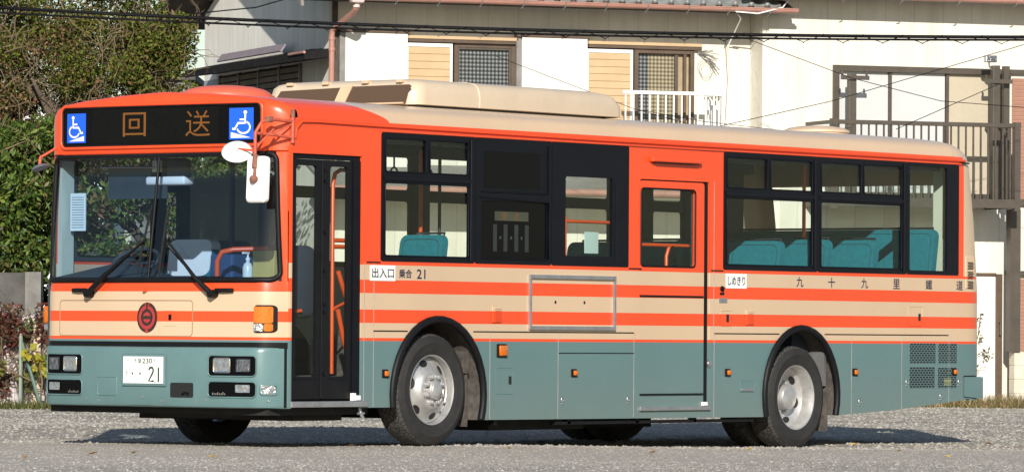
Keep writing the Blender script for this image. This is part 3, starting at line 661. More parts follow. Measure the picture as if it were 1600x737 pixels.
mb = MB(); mb.plate([(.05, 1.505), (9.6, 1.505), (9.6, 2.56), (.05, 2.56)], [rrect(a + .015, b - .015, 1.535, 2.485, .04) for a, b in farholes], SDP, W - .0365, W - .042); mb.build('inner_lining', M['int_dark'], bus)
for a, b, z in ((1.42, 2.5, 1.10), (2.5, 6.35, .60), (6.35, 7.65, 1.10), (7.65, 9.55, .75)): MB().box(a + .001, b, W - .055, W - .0365, z, 1.503).build('inner_lining', M['int_pale'], bus)
mb = MB(); mb.box(9.58, 9.70, .03, W - .03, .60, 1.84); mb.build('rear_bulkhead', M['int_pale'], bus)
mb = MB(); mb.box(9.60, 9.66, .20, .30, 1.5, 2.54); mb.build('rear_post', M['int_pale'], bus)
MB().box(1.0, 9.4, .10, .30, 2.46, 2.55).build('ceiling_duct', M['int_dark'], bus); MB().box(1.0, 9.4, W - .3, W - .1, 2.46, 2.55).build('ceiling_duct', M['int_dark'], bus)

# ---- roof equipment
def aclevel(z, i, xi=None):
    k = i if xi is None else xi
    return [(x, y, z) for x, y in rrect(2.085 + i, 4.985 - k, .44 + i, 2.05 - i, max(.14 - i * .1, .05), 6)]
mb = MB(); lv = [aclevel(*q) for q in ((2.790, .02), (2.795, .0), (2.885, .0, .01), (2.955, .018, .08), (2.985, .05, .16), (3.002, .11, .30), (3.012, .22, .5), (3.018, .5, .8))]
for l in lv: l.append(l[0])
mb.grid(lv); mb.add(lv[-1][:-1], [tuple(range(len(lv[-1]) - 1))])
ac = mb.build('air_conditioner', M['acbeige'], bus, smooth=45)
mb = MB(); mb.tube([(2.93, .438, 2.795), (2.93, .436, 2.885), (2.93, .455, 2.957), (2.93, .49, 2.987), (2.93, .60, 3.006), (2.93, 1.25, 3.019)], .008, 6); mb.build('cover_joint', M['acbeige'], ac); mb = MB()
for x0 in (1.30, ): mb.add([(2.07, x0, 2.80), (2.07, x0 - .115, 2.80), (2.07, x0 - .21, 2.955), (2.07, x0 - .09, 2.955), (2.09, x0, 2.80), (2.09, x0 - .115, 2.80), (2.09, x0 - .21, 2.955), (2.09, x0 - .09, 2.955)], [(0, 1, 2, 3), (4, 7, 6, 5), (0, 4, 5, 1), (1, 5, 6, 2), (2, 6, 7, 3), (3, 7, 4, 0)])
mb.build('grille_frame', M['beige'], ac); MB().box(2.062, 2.09, .56, 1.18, 2.800, 2.812).build('grille_lip', M['beige'], ac)
for y in (1.78, 1.40, .98, .62): MB().box(2.085, 2.15, y - .03, y + .03, 2.972, 2.998, .006).build('cover_clip', M['beige'], ac)
m, t, b = newmat('condenser_mesh'); tc = N(t, 'ShaderNodeTexCoord'); bk = N(t, 'ShaderNodeTexVoronoi', distance='CHEBYCHEV'); bk.inputs['Scale'].default_value = 42; bk.inputs['Randomness'].default_value = 0
mp_ = N(t, 'ShaderNodeMapping'); mp_.inputs['Rotation'].default_value = (R(45), 0, 0); t.links.new(tc.outputs['Object'], mp_.inputs[0]); t.links.new(mp_.outputs[0], bk.inputs['Vector'])
rp = ramp(t, [(.40, (.012, .008, .006)), (.46, (.085, .05, .03))]); t.links.new(bk.outputs['Distance'], rp.inputs[0]); t.links.new(rp.outputs[0], b.inputs['Base Color']); b.inputs['Roughness'].default_value = .8
M['cmesh'] = m
MB().add([(2.078, y, z) for y, z in ((1.97, 2.80), (1.30, 2.80), (1.21, 2.945), (1.86, 2.930))], [(0, 1, 2, 3)]).build('grille_mesh', M['cmesh'], ac)
MB().add([(2.078, y, z) for y, z in ((1.185, 2.80), (.54, 2.80), (.51, 2.90), (.475, 2.94), (.50, 2.955), (1.09, 2.95))], [(0, 1, 2, 3, 4, 5)]).build('grille_mesh', M['cmesh'], ac)
MB().box(2.15, 4.65, .47, 2.03, 2.765, 2.80).build('gap_shadow_box', M['ink'], ac)  # black box stands in for the shadow gap under the unit
MB().lathe([(0, .085), (.10, .083), (.22, .072), (.31, .050), (.350, .026), (.362, .012), (.364, .004), (.385, .002), (.388, -.03)], (.68, 1.25, 2.818), 'z', 40).build('roof_ventilator', M['muted_orange_sheen'], bus, smooth=35)
MB().lathe([(0, .062), (.15, .058), (.26, .040), (.305, .018), (.312, -.002), (.298, -.006), (.298, -.04)], (9.07, 1.25, 2.828), 'z', 40).build('roof_ventilator', M['beige'], bus, smooth=35)

# ---- front: glass, display, lamps, plate
ws = MB().grid([[fr(-.006)(1.25 + (1.19 - .045 * (z - 1.33)) * (i / 20 - 1), z) for i in range(41)] for z in np.linspace(1.338, 2.334, 10)]).build('windscreen', M['screen'], bus, smooth=180)
def loop_on_front(y0, y1, z0, z1, r, off, xc=None, seg=14):
    base = rrect(y0, y1, z0, z1, r, 6); out = []
    for i in range(len(base)):
        a, b_ = base[i], base[(i + 1) % len(base)]; L = math.dist(a, b_); k = max(1, int(L / .08))
        for j in range(k): out.append(fr(off, xc)(a[0] + (b_[0] - a[0]) * j / k, a[1] + (b_[1] - a[1]) * j / k))
    return out
MB().tube([fr(.003)(1.25 + (p[1] - 1.25) * (1 - .038 * (p[2] - 1.33)), p[2]) for p in loop_on_front(.058, 2.442, 1.343, 2.322, .06, 0)], .022, 8, True).build('windscreen_gasket', M['black'], ws, smooth=60)
MB().tube([fr(.004)(1.25, z) for z in np.linspace(1.34, 2.33, 8)], .012, 8).build('windscreen_divider', M['black'], ws, smooth=60)
XD = -.145
disp = patch(MB(), .205, 2.295, 2.392, 2.715, .003, .05, 40, 8, XD).build('destination_display', M['blackgloss'], bus, smooth=60)
MB().tube(loop_on_front(.20, 2.30, 2.387, 2.722, .055, .006, XD), .014, 8, True).build('display_surround', M['orange'], disp, smooth=60)
MB().tube(loop_on_front(.218, 2.282, 2.405, 2.705, .045, .004, XD), .009, 6, True).build('display_seal', M['black'], disp, smooth=60)
patch(MB(), .62, 1.95, 2.42, 2.69, .0045, .0, 20, 4, XD).build('led_screen', M['led_panel'], disp, smooth=60)
def front_text(s, yl, yr, z0, z1, mat, off, bold=.0, xc=None, nm='lettering', parent=bus, slant=0.0):
    mb = MB(); f = fr(off, xc); put_text(mb, s, lambda a, b: f(yl - a - slant * (b - z0), b), 0, yl - yr, z0, z1, bold); return mb.build(nm, mat, parent)
front_text('回', 1.61, 1.365, 2.472, 2.660, M['led'], .008, .0, XD, 'led_lettering', disp); front_text('送', .955, .705, 2.462, 2.662, M['led'], .008, -.004, XD, 'led_lettering', disp)
def wheelchair(y_left, y_right, z0, z1, mirror):
    w, h = y_left - y_right, z1 - z0
    o = patch(MB(), y_right, y_left, z0, z1, .0055, 0, 6, 4, XD).build('wheelchair_sticker', M['blue'], disp)
    f = fr(.0085, XD); g = (lambda u, v: f(y_left - (1 - u) * w, z0 + v * h)) if mirror else (lambda u, v: f(y_left - u * w, z0 + v * h)); mb = MB()
    disc(mb, .33, .86, .075, .055, g, 16); stroke(mb, [(.33, .80), (.335, .52), (.62, .52), (.76, .33), (.86, .345)], .075, g); stroke(mb, [(.335, .63), (.56, .63)], .055, g)
    arc = [(.40 + .265 * math.cos(a), .385 + .19 * math.sin(a)) for a in np.linspace(R(118), R(345), 22)]; stroke(mb, arc, .06, g)
    mb.add([g(.10, .055), g(.92, .055), g(.92, .235)], [(0, 1, 2)]); mb.build('wheelchair_symbol', M['whitesign'], o)
wheelchair(2.232, 2.02, 2.432, 2.665, False); wheelchair(.52, .285, 2.43, 2.675, True)
# hatch lines, lock flap, emblem
MB().tube(loop_on_front(.79, 2.225, .905, 1.183, .03, .0005), .004, 5, True).build('hatch_seam', plain('beige_seam', (.30, .20, .12), .6, var=0), bus)
MB().tube(loop_on_front(.955, 1.085, .985, 1.105, .02, .0005), .004, 5, True).build('access_flap', M['front'], bus)
mb = MB(); fl = fr(.004); mb.add([fl(y, z) for y, z in ((1.03, 1.03), (1.00, 1.03), (1.00, 1.075), (1.03, 1.075))], [(0, 1, 2, 3)]); mb.build('lock', M['darkframe'], bus)
f = fr(.003); f2 = fr(.006); f3 = fr(.009); ey, ez = 1.25, 1.05
mb = MB(); disc(mb, ey, ez, .106, .118, f); em = mb.build('emblem', M['logo_dark'], bus)
mb = MB(); disc(mb, ey, ez, .086, .094, f2, 32, .70); disc(mb, ey, ez, .040, .042, f2); stroke(mb, [(ey, ez - .118), (ey, ez - .085)], .03, f2); stroke(mb, [(ey - .017, ez + .116), (ey - .017, ez + .085)], .012, f2); stroke(mb, [(ey + .017, ez + .116), (ey + .017, ez + .085)], .012, f2); mb.build('emblem_ring', M['logo_red'], em)
mb = MB(); stroke(mb, [(ey - .05, ez), (ey + .05, ez)], .024, f3); stroke(mb, [(ey, ez + .062), (ey, ez + .117)], .014, f3); mb.build('emblem_bar', M['logo_dark'], em)
# turn lamps on the corners
o = patch(MB(), .058, .205, .938, 1.150, .012, .03, 8, 6).build('turn_signal_lamp', M['black'], bus, smooth=60)
for y0, y1, z0, z1, nm, mt in ((.072, .192, 1.010, 1.138, 'amber_lens', 'amber'), (.125, .192, .948, 1.006, 'clear_lens', 'clear'), (.072, .121, .948, 1.006, 'amber_lens', 'amber')):
    patch(MB(), y0, y1, z0, z1, .030, .012, 6, 5).build(nm, M[mt], o, smooth=60)
o = MB().box(-.045, .02, 2.44, 2.515, .935, 1.145, .015).build('turn_signal_lamp', M['black'], bus, smooth=60)
MB().box(-.062, .0, 2.452, 2.528, 1.0, 1.138, .012).build('amber_lens', M['amber'], o, smooth=60); MB().box(-.062, .0, 2.452, 2.52, .944, .998, .012).build('clear_lens', M['clear'], o, smooth=60)
# bumper lamps
XB = -.30
def bumper_lamps(sg):
    Y = lambda d: 1.25 - sg * d      # d metres from the middle towards the door side
    def pt(mb, d0, d1, z0, z1, off, r, nm, mat, par): a, b_ = sorted((Y(d0), Y(d1))); return patch(mb, a, b_, z0, z1, off, r, 10, 6, XB).build(nm, mat, par, smooth=60)
    o = pt(MB(), .66, 1.085, .602, .757, .003, .03, 'headlamp_cluster', M['blackgloss'], bus)
    MB().tube(loop_on_front(*sorted((Y(.657), Y(1.088))), .599, .760, .032, .003, XB), .006, 6, True).build('cluster_rim', M['teal'], o, smooth=60)
    for d0, d1, mt in ((.715, .865, 'clear'), (.92, 1.052, 'lampglass')):
        a, b_ = sorted((Y(d0), Y(d1))); q = MB(); patch(q, a, b_, .630, .737, .014, .012, 8, 5, XB); h = q.build('headlamp', M[mt], o, smooth=60)
        MB().tube(loop_on_front(a, b_, .630, .737, .012, .012, XB), .007, 6, True).build('lamp_bezel', M['chrome'] if mt == 'clear' else M['darkframe'], h, smooth=60)
    o = pt(MB(), .66, 1.085, .440, .556, .003, .03, 'foglamp_recess', M['blackgloss'], bus)
    MB().tube(loop_on_front(*sorted((Y(.657), Y(1.088))), .437, .559, .032, .003, XB), .006, 6, True).build('recess_rim', M['teal'], o, smooth=60)
    a, b_ = sorted((Y(.915), Y(1.045))); q = MB(); patch(q, a, b_, .475, .535, .013, .008, 8, 4, XB); q.build('foglamp', M['clear'], o, smooth=60)
    f = fr(.006, XB); mb = MB(); x = 0
    for k, hh in enumerate((.018, .013, .013, .020, .013, .013, .022, .013)): a_ = Y(.70 + .016 * k) ; stroke(mb, [(a_, .455), (a_ - sg * .004, .455 + hh)], .008, f)
    mb.build('script_badge', M['chrome'], o)
bumper_lamps(1); bumper_lamps(-1)
patch(MB(), .022, .032, .36, .818, .002, 0, 2, 6, XB).build('bumper_seam', M['black'], bus)
mb = MB(); patch(mb, .060, .128, .465, .530, .012, .014, 6, 4, XB); o = mb.build('corner_lamp', M['clear'], bus, smooth=60); MB().tube(loop_on_front(.055, .133, .46, .535, .018, .004, XB), .009, 6, True).build('lamp_bezel', M['teal'], o, smooth=60)
o = patch(MB(), .735, .962, .430, .545, .002, .015, 6, 5, XB).build('tow_eye_opening', M['ink'], bus, smooth=60); MB().tube([fr(.004, XB)(.78 + .008 * i, .455 + .012 * math.sin(i * .4)) for i in range(9)], .009, 6).build('tow_eye', M['darkframe'], o, smooth=60)
MB().tube(loop_on_front(1.52, 1.73, .44, .585, .02, .0, XB), .005, 6, True).build('bumper_flap', M['teal'], bus, smooth=60)
mb = MB(); 
for y, z in ((1.86, .41), (1.72, .395), (1.05, .40), (.72, .40), (.62, .41), (.0 + .1, .41), (1.25, .43)): MB().lathe([(0, 0), (.010, 0), (.010, .02)], (XF(y, z, XB) - .004, y, z), 'x', 8).build('bumper_bolt', M['chrome'], bus)
# number plate
xp = XF(1.235, .6, XB) - .014
o = MB().box(xp + .001, xp + .012, 1.0, 1.452, .515, .765, .008).build('plate_holder', M['teal'], bus)
pl = MB().box(xp - .008, xp, 1.018, 1.432, .535, .745, .003).build('number_plate', M['whitesign'], bus)
P0p = lambda u, v: (xp - .0095, 1.432 - u * .954, .535 + v)
mb = MB(); put_text(mb, '千葉', P0p, .115, .205, .157, .197, .0); put_text(mb, '230', P0p, .212, .318, .157, .197, .012)
disc(mb, .055, .180, .005, .006, P0p, 10); disc(mb, .345, .180, .005, .006, P0p, 10); disc(mb, .06, .012, .004, .005, P0p, 10); disc(mb, .345, .012, .004, .005, P0p, 10)
mb.build('plate_heading', M['plategreen'], pl)
mb = MB(); put_text(mb, 'う', P0p, .026, .052, .065, .098, .01); mb.build('plate_kana', M['plategreen'], pl)
for u in (.105, .188): mb = MB(); disc(mb, u, .078, .009, .010, P0p, 12); mb.build('plate_dot', M['plategreen'], pl)
mb = MB(); stroke(mb, [(.285, .105), (.292, .120), (.307, .127), (.324, .122), (.332, .106), (.328, .088), (.282, .020), (.338, .020)], .017, P0p); mb.build('plate_digit', M['plategreen'], pl); mb = MB(); stroke(mb, [(.388, .126), (.388, .012)], .017, P0p)
mb.build('plate_digit', M['plategreen'], pl)
mb = MB(); disc(mb, .392, .180, .011, .013, P0p, 16, .8); mb.build('plate_seal', M['alu'], pl)

# ---- wipers
def wiper(base, tip, b0, b1, par):
    mb = MB(); p = [fr(.05)(*base), fr(.075)(base[0] + (tip[0] - base[0]) * .3, base[1] + (tip[1] - base[1]) * .3), fr(.05)(*tip)]
    mb.tube(p, [.024, .017, .008], 8); mb.tube([fr(.075)(base[0] - .02, base[1] - .01), fr(.045)(tip[0] + .03, tip[1] - .02)], [.008, .006], 6); mb.lathe([(.03, -.07), (.034, -.02), (.034, 0), (0, 0)], fr(0)(*base), 'x', 14); mb.lathe([(0, -.075), (.03, -.07)], fr(0)(*base), 'x', 14)
    o = mb.build('wiper_arm', M['black'], bus, smooth=60)
    q = MB(); L = [fr(.020)(b0[0] + (b1[0] - b0[0]) * k / 8, b0[1] + (b1[1] - b0[1]) * k / 8) for k in range(9)]; q.tube(L, .006, 6); q.tube([fr(.034)(b0[0] + (b1[0] - b0[0]) * k / 8, b0[1] + (b1[1] - b0[1]) * k / 8) for k in range(1, 8)], .004, 6); q.build('wiper_blade', M['black'], o)
    return o
wiper((1.86, 1.235), (1.27, 1.66), (1.355, 1.38), (1.265, 1.93), bus); wiper((.575, 1.235), (1.06, 1.66), (1.13, 1.36), (1.09, 1.93), bus)
mb = MB()
for a, b_ in ((1.90, 2.06), (.395, .56)): MB().tube([fr(.02)(a, 1.262), fr(.026)((a + b_) / 2, 1.262), fr(.016)(b_, 1.262)], .017, 8).build('wiper_pivot_cover', M['black'], bus, smooth=60)
mb = MB(); mb.lathe([(0, -.03), (.014, -.03), (.018, 0)], fr(0)(1.27, 1.262), 'x', 10); mb.build('washer_nozzle', M['orange'], bus)

# ---- mirrors
mb = MB(); mb.tube([(.0, -.012, 2.60), (.0, -.012, 2.40)], .016, 8); mb.tube([(0, -.012, 2.565), (-.20, .02, 2.575), (-.30, .045, 2.555), (-.36, .06, 2.47), (-.365, .058, 2.30), (-.365, .052, 2.12)], .014, 8)
mb.tube([(0, -.012, 2.44), (-.18, .02, 2.455), (-.355, .06, 2.465)], .012, 8); mb.tube([(-.19, .02, 2.50), (-.30, .05, 2.40), (-.362, .058, 2.34)], .009, 8)
mb.tube([(-.02, -.012, 2.54), (-.15, .01, 2.49), (-.22, .03, 2.46)], .008, 6)
arm = mb.build('mirror_arm', plain('worn_arm_paint', (.46, .085, .045), .55, var=.3, scale=20), bus, smooth=60)
mb = MB(); mb.box(-.27, -.20, .01, .05, 2.55, 2.60, .008); mb.tube([(0, -.012, 2.60), (0, -.012, 2.66)], .018, 8); mb.tube([(-.36, .055, 2.30), (-.372, .055, 2.20)], .022, 8); mb.tube([(-.37, .05, 2.20), (-.385, .05, 2.12)], .012, 6); mb.lathe([(0, -.03), (.03, -.02), (.03, .02), (0, .03)], (-.385, .05, 2.11), 'x', 10); mb.build('mirror_clamp', M['rust'], arm, smooth=60)
def oriented(mb, c, nrm, up=(0, 0, 1)):
    n_ = Vector(nrm).normalized(); a = Vector(up).cross(n_).normalized(); b_ = n_.cross(a); c = Vector(c)
    mb.v = [tuple(c + a * p[0] + b_ * p[1] + n_ * p[2]) for p in mb.v]; return mb
mb = MB(); ol = rrect(-.098, .098, -.178, .178, .035); inn_ = rrect(-.085, .085, -.165, .165, .03); k = len(ol)
mb.add([(p[0], p[1], -.02) for p in ol] + [(p[0], p[1], .012) for p in ol] + [(p[0], p[1], .026) for p in inn_], [tuple(range(k))] + [(i, (i + 1) % k, k + (i + 1) % k, k + i) for i in range(k)] + [(k + i, k + (i + 1) % k, 2 * k + (i + 1) % k, 2 * k + i) for i in range(k)] + [tuple(range(2 * k, 3 * k))])
oriented(mb, (-.345, .045, 2.11), (-1, -.06, .05)).build('door_mirror', M['white'], bus, smooth=35)
mb = MB(); mb.lathe([(0, .05), (.05, .045), (.09, .03), (.115, .008), (.12, -.004), (0, -.004)], (0, 0, 0), 'z', 32); oriented(mb, (-.37, .235, 2.325), (-.55, -.42, .72), (0, -1, 0)).build('kerb_mirror', M['white'], bus, smooth=50)
MB().tube([(-.365, .058, 2.33), (-.39, .15, 2.34), (-.40, .235, 2.35)], .008, 6).build('kerb_mirror_stay', M['orange'], bus, smooth=60)
mb = MB(); mb.tube([(-.06, 2.40, 2.40), (-.16, 2.40, 2.355), (-.26, 2.39, 2.315), (-.30, 2.36, 2.26)], .011, 8); mb.build('mirror_arm', M['muted_orange_sheen'], bus, smooth=60)
mb = MB(); mb.lathe([(0, .03), (.04, .018), (.065, .006), (.075, -.008), (0, -.008)], (0, 0, 0), 'z', 24); oriented(mb, (-.31, 2.34, 2.235), (-.05, .35, .93), (0, -1, 0)).build('kerb_mirror', M['alu'], bus, smooth=50)

# ---- lettering on the side
o = MB().box(.972, 1.287, -.004, -.001, 1.352, 1.474).build('door_sign', M['whitesign'], bus); mb = MB(); put_text(mb, '出入口', nr(.0055), .992, 1.268, 1.375, 1.453, .012); mb.build('door_sign_lettering', M['ink'], o)
o = MB().box(5.841, 6.153, -.004, -.001, 1.348, 1.475).build('door_sign', M['whitesign'], bus); mb = MB(); put_text(mb, 'しめきり', nr(.0055), 5.868, 6.128, 1.375, 1.452, .012); mb.build('door_sign_lettering', M['ink'], o)
mb = MB(); put_text(mb, '乗合', nr(.003), 1.335, 1.50, 1.378, 1.448, .016); put_text(mb, '21', nr(.003), 1.562, 1.672, 1.374, 1.450, .01); mb.build('fleet_number', M['navy'], bus)
for ch, x in zip('九十九里鐵道', (6.975, 7.475, 8.005, 8.525, 9.065, 9.585)):
    mb = MB(); put_text(mb, ch, nr(.003), x - .055, x + .055, 1.372, 1.462, .008); mb.build('company_lettering', M['navy'], bus)

# ---- interior
def seat(x, y0, y1, zt_, high=.62, lean=.10, shade='teal_seat', zseat=None):
    zs = zseat if zseat else zt_ - .62
    ol = rrect(y0, y1, 0, zt_ - zs, .07); mb = MB(); k = len(ol)
    fn = lambda a, b, t: (x - .05 + t + lean * b / .62, a, zs + b)
    mb.plate(ol, [], fn, 0, .075); b_ = mb.build('seat_back', M[shade], bus, smooth=50)
    mb = MB(); mb.box(x - .47, x - .04, y0, y1, zs - .08, zs + .02, .03); mb.build('seat_cushion', M[shade], bus, smooth=50)
    MB().box(x - .35, x - .1, y0 + .12, y1 - .12, .60, zs - .08).build('seat_pedestal', M['seatback'], bus)
    MB().tube([fn(a + (.0), b, -.002) for a, b in rrect(y0 + .035, y1 - .035, .03, zt_ - zs - .035, .06)], .004, 5, True).build('seat_piping', M['seatpipe'], b_, smooth=60)
    mb = MB(); mb.tube([(x + .03 + lean, y0 + .08, zt_ - .06), (x + .07 + lean, y0 + .08, zt_ + .015), (x + .07 + lean, y1 - .08, zt_ + .015), (x + .03 + lean, y1 - .08, zt_ - .06)], .010, 6); mb.build('grab_handle', M['seatback'], b_, smooth=60)
seat(1.98, .10, .54, 1.735); 
for x, z in ((6.75, 1.775), (7.50, 1.80), (8.25, 1.81)): seat(x, .08, .62, z)
for x, z in ((5.6, 1.73), (6.75, 1.775), (7.55, 1.80), (8.35, 1.82)): seat(x, 1.75, 2.42, z)
seat(9.22, .08, 2.42, 1.925, zseat=1.15)
def pole(pts, r=.017, mat='rail'): return MB().tube(pts, r, 8).build('handrail', M[mat], bus, smooth=60)
pole([(2.74, .9, .6), (2.74, .9, 2.55)]); pole([(8.36, .9, 1.2), (8.36, .9, 2.55)]); pole([(2.99, .9, .6), (2.99, .9, 2.55)], .014, 'seatback'); pole([(4.1, 1.9, .6), (4.1, 1.9, 2.55)], .015, 'int_dark')
pole([(.70, .16, .62), (.70, .16, 2.10), (.74, .17, 2.19), (.82, .18, 2.22), (.95, .22, 2.22)]); pole([(.915, .15, .95), (.915, .15, 1.80)]); pole([(.70, .16, 1.665), (.915, .15, 1.665)]); pole([(.70, .16, 1.615), (.915, .15, 1.615)])
pole([(.70, .10, 1.42), (.80, .10, 1.22), (.86, .12, 1.17)], .02); pole([(.70, .10, 1.12), (.80, .12, .88), (.875, .12, .72)], .02); pole([(.70, .14, 1.13), (.93, .16, 1.20)], .013)
pole([(.16, .30, 1.08), (.42, .24, 1.11)], .014); pole([(4.95, .3, 1.0), (4.95, .3, 1.80)], .016); pole([(4.95, .3, 1.71), (5.85, .3, 1.71)], .016); pole([(5.38, .3, 1.15), (5.38, .3, 1.62), (5.42, .3, 1.70)], .016); pole([(5.82, .3, 1.0), (5.82, .3, 1.64)], .016)
pole([(3.86, .25, 1.3), (3.86, .25, 1.92)], .014); pole([(3.86, .25, 1.885), (4.75, .25, 1.885)], .014)
MB().box(4.07, 4.26, .20, .205, 1.62, 1.80).build('notice_sheet', plain('pale_blue_sheet', (.50, .66, .66), .6, var=0), bus)
MB().tube([(5.44, .28, 1.70), (5.52, .28, 1.60), (5.54, .28, 1.4), (5.54, .28, 1.2)], .016, 8).build('handrail_sleeve', M['black'], bus, smooth=60)
mb = MB()
for x in (1.55, 1.95, 2.4, 3.0, 3.6): mb.tube([(x, .55, 2.44), (x, .55, 2.28)], .008, 6); mb.tube([(x + .045 * math.cos(a), .55, 2.23 + .05 * math.sin(a)) for a in np.linspace(0, 2 * math.pi, 15)[:-1]], .008, 6, True)
mb.tube([(1.2, .55, 2.45), (5.2, .55, 2.45)], .015, 8); mb.build('hanging_strap', M['black'], bus, smooth=60)
# cab
mb = MB(); rows = []
for y in np.linspace(.95, 2.44, 16):
    k = max(0, 1 - ((y - 2.0) / .5) ** 2); rows.append([(XF(y, 1.3) + .02, y, 1.33), (-.02 + XF(y, 1.3) * .5, y, 1.36 + .02 * k), (.16, y, 1.375 + .075 * k), (.30, y, 1.38 + .10 * k), (.38, y, 1.33 + .08 * k), (.40, y, 1.0)])
mb.grid(rows); mb.box(-.1, .38, .95, 2.44, .62, 1.32); mb.build('dashboard', M['int_dark'], bus, smooth=60)
mb = MB(); cy_, cz_ = 1.95, 1.50; mb.tube([(.40 + .10 * math.sin(a), cy_ + .23 * math.cos(a), cz_ + .10 * math.sin(a)) for a in np.linspace(0, 2 * math.pi, 33)[:-1]], .016, 8, True); mb.tube([(.40, cy_ - .22, cz_), (.36, cy_, cz_ - .03), (.40, cy_ + .22, cz_)], .012, 6); mb.tube([(.36, cy_, cz_ - .03), (.22, cy_, 1.25)], .03, 8); mb.build('steering_wheel', M['int_dark'], bus, smooth=60)
mb = MB(); ol = rrect(1.79, 2.26, 0, .95, .10); mb.plate(ol, [], lambda a, b, t: (1.05 + t + .12 * b, a, .95 + b * .74), 0, .09); ds = mb.build('driver_seat', M['teal_seat'], bus, smooth=50)
mb = MB(); ol = rrect(1.80, 2.25, .60, 1.0, .08); mb.plate(ol, [], lambda a, b, t: (1.04 + t + .12 * b, a, .95 + b * .74), 0, .11); mb.build('headrest_cover', M['white'], ds, smooth=50)
MB().box(.60, 1.10, 1.78, 2.28, .90, 1.0, .03).build('driver_cushion', M['teal_seat'], bus, smooth=50)
mb = MB(); mb.box(1.38, 1.41, 1.25, 2.42, .60, 1.55); mb.box(1.38, 1.41, 1.25, 1.29, 1.55, 2.55); mb.box(1.38, 1.41, 1.78, 1.81, 1.55, 2.55); mb.build('cab_partition', M['int_dark'], bus)
MB().box(1.395, 1.40, 1.29, 2.40, 1.55, 2.2).build('partition_pane', M['darkglass'], bus)
MB().box(.12, .13, 1.38, 2.0, 1.99, 2.25).build('sun_blind', M['int_dark'], bus)
mb = MB(); mb.tube([(.05, 2.02, 2.32), (.05, 2.02, 2.24), (.07, 1.45, 2.235), (.05, 1.45, 2.32)], .008, 6); mb.build('blind_bracket', M['alu'], bus, smooth=60)
mb = MB(); mb.box(.12, .22, 1.19, 1.59, 2.12, 2.31, .04); o = mb.build('interior_mirror', M['int_dark'], bus, smooth=50); MB().box(.105, .235, 1.19, 1.60, 2.095, 2.165, .02).build('mirror_rim', M['white'], o, smooth=50)
MB().box(.10, .118, 1.43, 1.52, 2.20, 2.29).build('mirror_note', plain('yellow_note', (.62, .58, .36), .7, var=0), o)
mb = MB(); mb.box(.08, .09, 2.21, 2.37, 1.74, 2.04); nb = mb.build('timetable_sheet', plain('paper_sheet', (.72, .78, .76), .7, var=.03), bus)
mb = MB()
for i in range(13): mb.box(.078, .0795, 2.225, 2.355, 1.765 + .02 * i, 1.769 + .02 * i)
mb.build('timetable_lines', M['int_dark'], nb)
pole([(.32, 1.02, 1.0), (.32, 1.02, 1.50), (.34, .99, 1.57), (.40, .92, 1.59), (.60, .70, 1.60)], .022); MB().tube([(.58, .72, 1.60), (.66, .63, 1.605)], .026, 8).build('rail_joint', M['black'], bus, smooth=60)
pole([(.62, .62, .62), (.62, .62, 2.5)], .02)
mb = MB(); mb.box(.62, .90, 1.12, 1.36, .6, 1.56, .02); mb.build('fare_box', plain('blue_fare_box', (.03, .07, .16), .5, var=.15), bus)
mb = MB(); mb.box(.30, .62, .25, .40, 1.05, 1.62, .05); mb.build('front_seat', plain('dark_blue_seat', (.02, .035, .07), .8, var=.15), bus, smooth=50)
mb = MB(); mb.box(.0, .5, .60, .98, .60, 1.32, .03); mb.build('fare_counter', M['int_dark'], bus)
mb = MB(); mb.box(.02, .16, 2.405, 2.45, 1.36, 2.3); mb.build('cab_pillar_trim', M['int_pale'], bus)
mb = MB(); mb.box(.06, .12, .05, .09, 1.36, 2.3); mb.build('cab_pillar_trim', M['int_pale'], bus)
# ---------------------------------------------------------------- houses behind the lot
def wall_mat(name, col, axis, pitch, dark=.80):
    m, t, b = newmat(name); tc = N(t, 'ShaderNodeTexCoord'); sx = N(t, 'ShaderNodeSeparateXYZ'); t.links.new(tc.outputs['Object'], sx.inputs[0])
    d = N(t, 'ShaderNodeMath', operation='DIVIDE'); d.inputs[1].default_value = pitch; t.links.new(sx.outputs[axis], d.inputs[0])
    fr_ = N(t, 'ShaderNodeMath', operation='FRACT'); t.links.new(d.outputs[0], fr_.inputs[0])
    r = ramp(t, [(0, (dark,) * 3), (.012 / pitch, (1, 1, 1))], True); t.links.new(fr_.outputs[0], r.inputs[0])
    nz = N(t, 'ShaderNodeTexNoise'); nz.inputs['Scale'].default_value = 1.4; nz.inputs['Detail'].default_value = 9; nz.inputs['Roughness'].default_value = .7
    mp = N(t, 'ShaderNodeMapping'); mp.inputs['Scale'].default_value = (2.2, 2.2, .35); t.links.new(tc.outputs['Object'], mp.inputs[0]); t.links.new(mp.outputs[0], nz.inputs['Vector'])
    c = ramp(t, [(.25, [v * f for v, f in zip(col, (.80, .775, .73))]), (.6, col)]); t.links.new(nz.outputs['Fac'], c.inputs[0])
    mx = N(t, 'ShaderNodeMix', data_type='RGBA', blend_type='MULTIPLY'); mx.inputs[0].default_value = 1
    t.links.new(c.outputs[0], mx.inputs[6]); t.links.new(r.outputs[0], mx.inputs[7]); t.links.new(mx.outputs[2], b.inputs['Base Color'])
    b.inputs['Roughness'].default_value = .85; b.inputs['Specular IOR Level'].default_value = .2
    n2 = N(t, 'ShaderNodeTexNoise'); n2.inputs['Scale'].default_value = 55; t.links.new(tc.outputs['Object'], n2.inputs['Vector'])
    bp = N(t, 'ShaderNodeBump'); bp.inputs['Strength'].default_value = .3; bp.inputs['Distance'].default_value = .01; t.links.new(n2.outputs['Fac'], bp.inputs['Height']); t.links.new(bp.outputs[0], b.inputs['Normal'])
    return m
CREAM = (.71, .68, .60)
